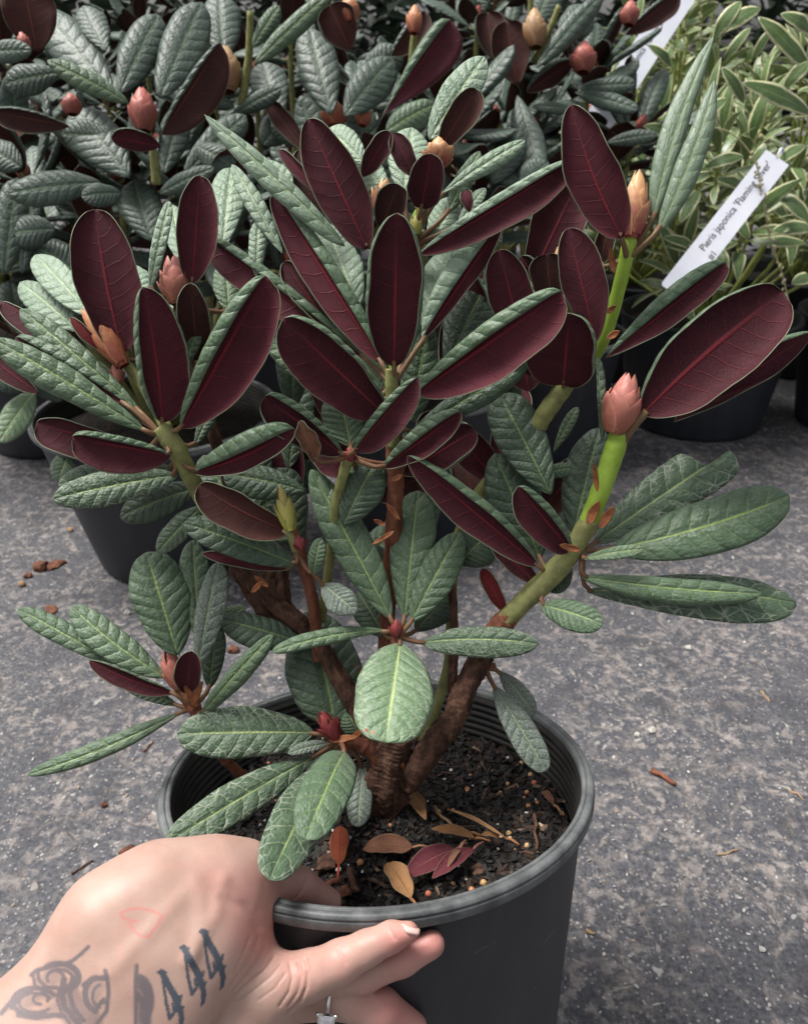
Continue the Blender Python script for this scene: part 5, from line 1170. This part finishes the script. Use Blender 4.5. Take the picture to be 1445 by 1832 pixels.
def gem_ring():
    d = wall_depth(590, 1785) - 38 * .37 / FPX; c = P(590, 1782, d); ax = (P(640, 1790, d) - P(560, 1781, d)).normalized(); r_ = 37.5 * d / FPX
    e = empty('ring', c); tag(e, 'silver ring with a large clear square stone on the lower finger', 'ring'); inv = mat_inv(e)
    ring_band(e, c, ax, r_, .0011, M['silver'])
    dirn = (P(572, 1806, d) - c); up = (-UPV * .22 - FW * .95 - XV * .3); up = (up - ax * up.dot(ax)).normalized(); sd_ = ax.cross(up)
    g0 = c + up * (r_ + .0016); h = .0046
    vs = [g0 + ax * (sx * h * .85) + sd_ * (sy * h * .85) + up * .0032 for sx, sy in ((-1, -1), (1, -1), (1, 1), (-1, 1))] + [g0 + ax * (sx * h * .5) + sd_ * (sy * h * .5) + up * .0042 for sx, sy in ((-1, -1), (1, -1), (1, 1), (-1, 1))] + [g0 + up * .0002]
    fs = [(4, 5, 6, 7)] + [(k, (k + 1) % 4, 4 + (k + 1) % 4, 4 + k) for k in range(4)] + [((k + 1) % 4, k, 8) for k in range(4)]
    link('stone', newmesh('stone', [inv @ v for v in vs], fs, [M['gem']], smooth=False), e)
    for sx, sy in ((-1, -1), (1, -1), (1, 1), (-1, 1)):
        v2, f2 = tube_geo([g0 - up * .0005, g0 + ax * (sx * h * .5) + sd_ * (sy * h * .5) + up * .001, g0 + ax * (sx * h) + sd_ * (sy * h) + up * .0036], [.0006, .0008, .0010], 6); link('prong', newmesh('prong', [inv @ v for v in v2], f2, [M['silver']]), e)
gem_ring()
d = wall_depth(566, 1720) - 38 * .37 / FPX
e = empty('ring', P(572, 1737, d)); tag(e, 'thin dark ring half hidden behind the top outstretched finger', 'ring'); ring_band(e, P(572, 1737, d), P(650, 1728, d) - P(560, 1738, d), 38 * d / FPX, .0014, M['darkring'])
# ------------------------------------------------------------------ fallen leaves on the soil, debris on the ground
def fallen(bx, by, tx, ty, w_, mat, label, lift=.005, c=30, tl=None, side='U', nrm=None, wav=.15, bow=0, arch=-.003):
    B, T = soil_pt(bx, by, lift), soil_pt(tx, ty, lift if tl is None else tl); sc = depth_of(B) / FPX; mid = (B + T) / 2
    n = (PAX + (CAM - mid).normalized() * .6) if nrm is None else nrm
    geo = leaf_geo(B, T, n, w_ * sc / 2, w_ * sc / 2, side, c, c * 1.3, arch, bow * sc, 20, 10, .02, .7, .8, wav, 0, None, .0005, random.Random(int(bx)))
    d = (B - T).normalized(); add_tube(geo, [B + d * .009, B + d * .004 + PAX * .001, B], [.0008, .0008, .0009], 3, 5)
    o0 = geo[0][0].copy(); o = link('fallen_leaf', newmesh('fallen_leaf', [v - o0 for v in geo[0]], geo[1], [M[mat]] * 4, geo[2], geo[3]), None, o0); tag(o, label, 'fallen leaf', 'dry leaves lying on the potting soil')
fallen(606, 1548, 609, 1478, 36, 'deadorange', 'bright orange red dry leaf with a dark midrib standing upright on the soil', .003, tl=.012)
fallen(738, 1516, 648, 1520, 40, 'deadbrown', 'flat dull brown dry leaf with its stalk toward the sticks', .007)
fallen(815, 1520, 722, 1572, 46, 'deadpurple', 'larger purple fallen leaf with a pale edge', .008)
fallen(846, 1520, 772, 1574, 30, 'deadpurple', 'narrow pointed purple fallen leaf beside the larger purple one', .010)
fallen(735, 1608, 692, 1545, 42, 'deadtan', 'curled tan and orange dry leaf near the front rim of the pot', .009, c=50)
fallen(728, 1415, 762, 1468, 26, 'deadtan', 'twisted orange brown dry leaf leaning against the trunk', .010, c=70)
fallen(850, 1500, 770, 1484, 20, 'deadtan', 'thin tan dry leaf lying across the sticks', .009, c=50)
fallen(860, 1495, 895, 1502, 12, 'deadtan', 'small tan scrap of leaf by the sticks', .008)
fallen(905, 1500, 800, 1448, 9, 'deadtan', 'long narrow folded dry leaf lying diagonally on the soil', .012, c=80)
fallen(822, 1520, 800, 1555, 12, 'deadbrown', 'small folded brown leaf between the purple leaves', .012, c=90)
fallen(990, 1440, 968, 1418, 14, 'deadbrown', 'brown scrap of leaf by the inner wall of the pot', .006, c=60)
def stick(p, q, r_, mat, label, name='stick', n=6, cat='stick', jit=.0006, seed=0):
    rng = random.Random(seed); pts = [p.lerp(q, k / n) + Vector((rng.gauss(0, 1), rng.gauss(0, 1), rng.gauss(0, 1))) * jit for k in range(n + 1)]
    vs, fs = tube_geo(pts, [r_ * rng.uniform(.8, 1.15) * (1 - .3 * k / n) for k in range(n + 1)], 7); o0 = vs[0].copy()
    o = link(name, newmesh(name, [v - o0 for v in vs], fs, [M[mat]]), None, o0); tag(o, label, cat); return o
stick(soil_pt(775, 1445, .008), soil_pt(828, 1492, .006), .0013, 'petiole', 'straight reddish stick lying on the soil beside the purple leaves', seed=1)
stick(soil_pt(622, 1552, .006), soil_pt(642, 1595, .005), .0022, 'bark', 'short grey brown stick beside the upright orange leaf', seed=2)
stick(soil_pt(570, 1590, .006), soil_pt(612, 1568, .006), .0022, 'redbark', 'short reddish stick near the thumb', seed=3)
stick(soil_pt(955, 1455, .004), soil_pt(958, 1520, .004), .0012, 'bark', 'thin dark twig by the right wall inside the pot', seed=4)
def rock(px, py, w_, hfac, mat, label, name='bark_chip', ground=True, elong=1.0, rot=0.0, seed=0, cat='bark chip'):
    p = on_ground(px, py) if ground else soil_pt(px, py, .002); s = w_ * depth_of(p) / FPX / 2; rng = random.Random(seed); up = ZUP if ground else PAX
    m = Matrix.Rotation(R(rot), 3, up); b1 = m @ up.orthogonal().normalized(); b2 = up.cross(b1); vs = []
    for q in ICO[0]:
        j = 1 + .28 * math.sin(3.1 * q.x + seed) * math.sin(4.2 * q.y + 2 * seed) + rng.uniform(-.13, .13)
        vs.append(b1 * (q.x * s * elong * j) + b2 * (q.y * s * j) + up * ((q.z * hfac * j + hfac * .75) * s))
    o = link(name, newmesh(name, vs, ICO[1], [M[mat]], smooth=False), None, p); tag(o, label, cat); return o
M['chipbrown'] = plain('chip_brown', (0.09, 0.035, 0.022), (0.2, 0.09, 0.055), 160, .8, .2, .8, .003)
M['chiptan'] = plain('chip_tan', (0.28, 0.17, 0.09), (0.42, 0.29, 0.17), 160, .8, .2, .6, .002)
M['stone'] = plain('stone', (0.34, 0.32, 0.29), (0.52, 0.50, 0.46), 160, .8, .3, .5, .002)
rock(232, 1530, 30, .7, 'chipbrown', 'brown clod of bark on the asphalt above the tattooed wrist', seed=1)
rock(74, 1018, 26, .6, 'chipbrown', 'largest brown bark chip beside the steep black pot', seed=2)
rock(98, 1012, 26, .3, 'chipbrown', 'flat ragged bark chip touching the largest chip', seed=3, elong=1.6)
rock(51, 1032, 14, .6, 'chipbrown', 'small reddish chip near the largest bark chip', seed=4)
rock(40, 1048, 12, .9, 'chiptan', 'tan round pellet near the bark chips', 'pellet', seed=5, cat='pellet')
rock(187, 1442, 12, .8, 'chipbrown', 'tiny reddish pellet on the asphalt left of the held pot', 'pellet', seed=6, cat='pellet')
rock(48, 819, 16, .7, 'chipbrown', 'dark chip on the asphalt beside the sloping pot wall', seed=7)
rock(94, 1092, 20, .3, 'chipbrown', 'thin dark bark strip on the asphalt above the low left shoot', seed=8, elong=1.6, rot=80)
rock(1242, 772, 30, .5, 'chipbrown', 'dark brown chip in front of the shaded black pots', seed=9, elong=1.4)
rock(418, 1165, 20, .5, 'chipbrown', 'brown chip on the asphalt seen between the low branches', seed=10)
rock(126, 950, 10, .8, 'chiptan', 'small tan pellet by the foot of the steep black pot', 'pellet', seed=11, cat='pellet')
rock(228, 1098, 13, .6, 'stone', 'small white stone on the asphalt left of the upright leaves', 'stone', seed=12, cat='stone')
rock(1166, 1307, 12, .6, 'stone', 'pale yellowish stone on the asphalt above the brown twig', 'stone', seed=13, cat='stone', elong=1.5)
rock(1139, 1316, 11, .6, 'stone', 'pale round stone just beside the yellowish stone', 'stone', seed=14, cat='stone')
rock(1230, 1160, 11, .6, 'stone', 'pale stone on the asphalt under the lowest right leaf', 'stone', seed=15, cat='stone')
rock(1362, 1700, 12, .6, 'stone', 'white stone on the asphalt right of the pot wall', 'stone', seed=16, cat='stone')
rock(585, 1548, 32, .5, 'bark', 'ragged grey brown bark chunk between the thumb and the upright leaf', ground=False, elong=1.5, seed=17)
rock(615, 1600, 26, .5, 'chipbrown', 'dark bark lump near the thumb tip', ground=False, elong=1.4, seed=18)
rock(855, 1560, 30, .4, 'bark', 'dark bark lump right of the purple leaves', ground=False, seed=19)
stick(on_ground(1166, 1378, .003), on_ground(1208, 1402, .003), .0032, 'redbark', 'dark reddish brown twig lying on the asphalt right of the pot', 'twig', cat='twig', seed=7)
stick(on_ground(1283, 1531, .001), on_ground(1322, 1520, .001), .0010, 'chiptan', 'straw coloured needle lying flat on the asphalt below the twig', 'needle', cat='needle', seed=8)
stick(on_ground(1360, 1237, .001), on_ground(1378, 1256, .001), .0013, 'chiptan', 'orange tan needle on the asphalt below the lowest right leaf', 'needle', cat='needle', seed=9)
stick(on_ground(1408, 1410, .001), on_ground(1440, 1432, .001), .0010, 'chiptan', 'orange tan needle on the asphalt at the level of the twig', 'needle', cat='needle', seed=10)
stick(on_ground(258, 1345, .001), on_ground(275, 1325, .001), .0013, 'chipbrown', 'reddish needle on the asphalt under the low left leaf', 'needle', cat='needle', seed=11)
stick(on_ground(130, 1564, .001), on_ground(165, 1540, .001), .0012, 'bark', 'dark needle in a crack above the tattooed wrist', 'needle', cat='needle', seed=12)
stick(on_ground(1050, 1665, .001), on_ground(1062, 1672, .001), .0016, 'chiptan', 'short orange scrap on the asphalt beside the pot wall', 'needle', cat='needle', seed=13)
stick(on_ground(440, 1345 - 60, .001), on_ground(455, 1275, .001), .0013, 'chipbrown', 'reddish needle on the asphalt behind the low leaves', 'needle', cat='needle', seed=14)
# loose grit on the asphalt: real small stones
M['grit'] = rand_mat('grit', [(0.30, 0.28, 0.26), (0.45, 0.43, 0.40), (0.22, 0.17, 0.14), (0.52, 0.50, 0.47), (0.33, 0.25, 0.2)], .8, 60)
def grit_region(rng):
    y = .12 + rng.random() ** 1.3 * 1.5; return rng.uniform(-.75, .85) * (.4 + y * .6), y, 0
gr = chunk_cloud('grit', 2600, (.0006, .0019), M['grit'], grit_region, None, .0005, (.3, .6), 1.5, seed=9); tag(gr, 'loose pale grit scattered over the asphalt', 'grit', kind='stuff')
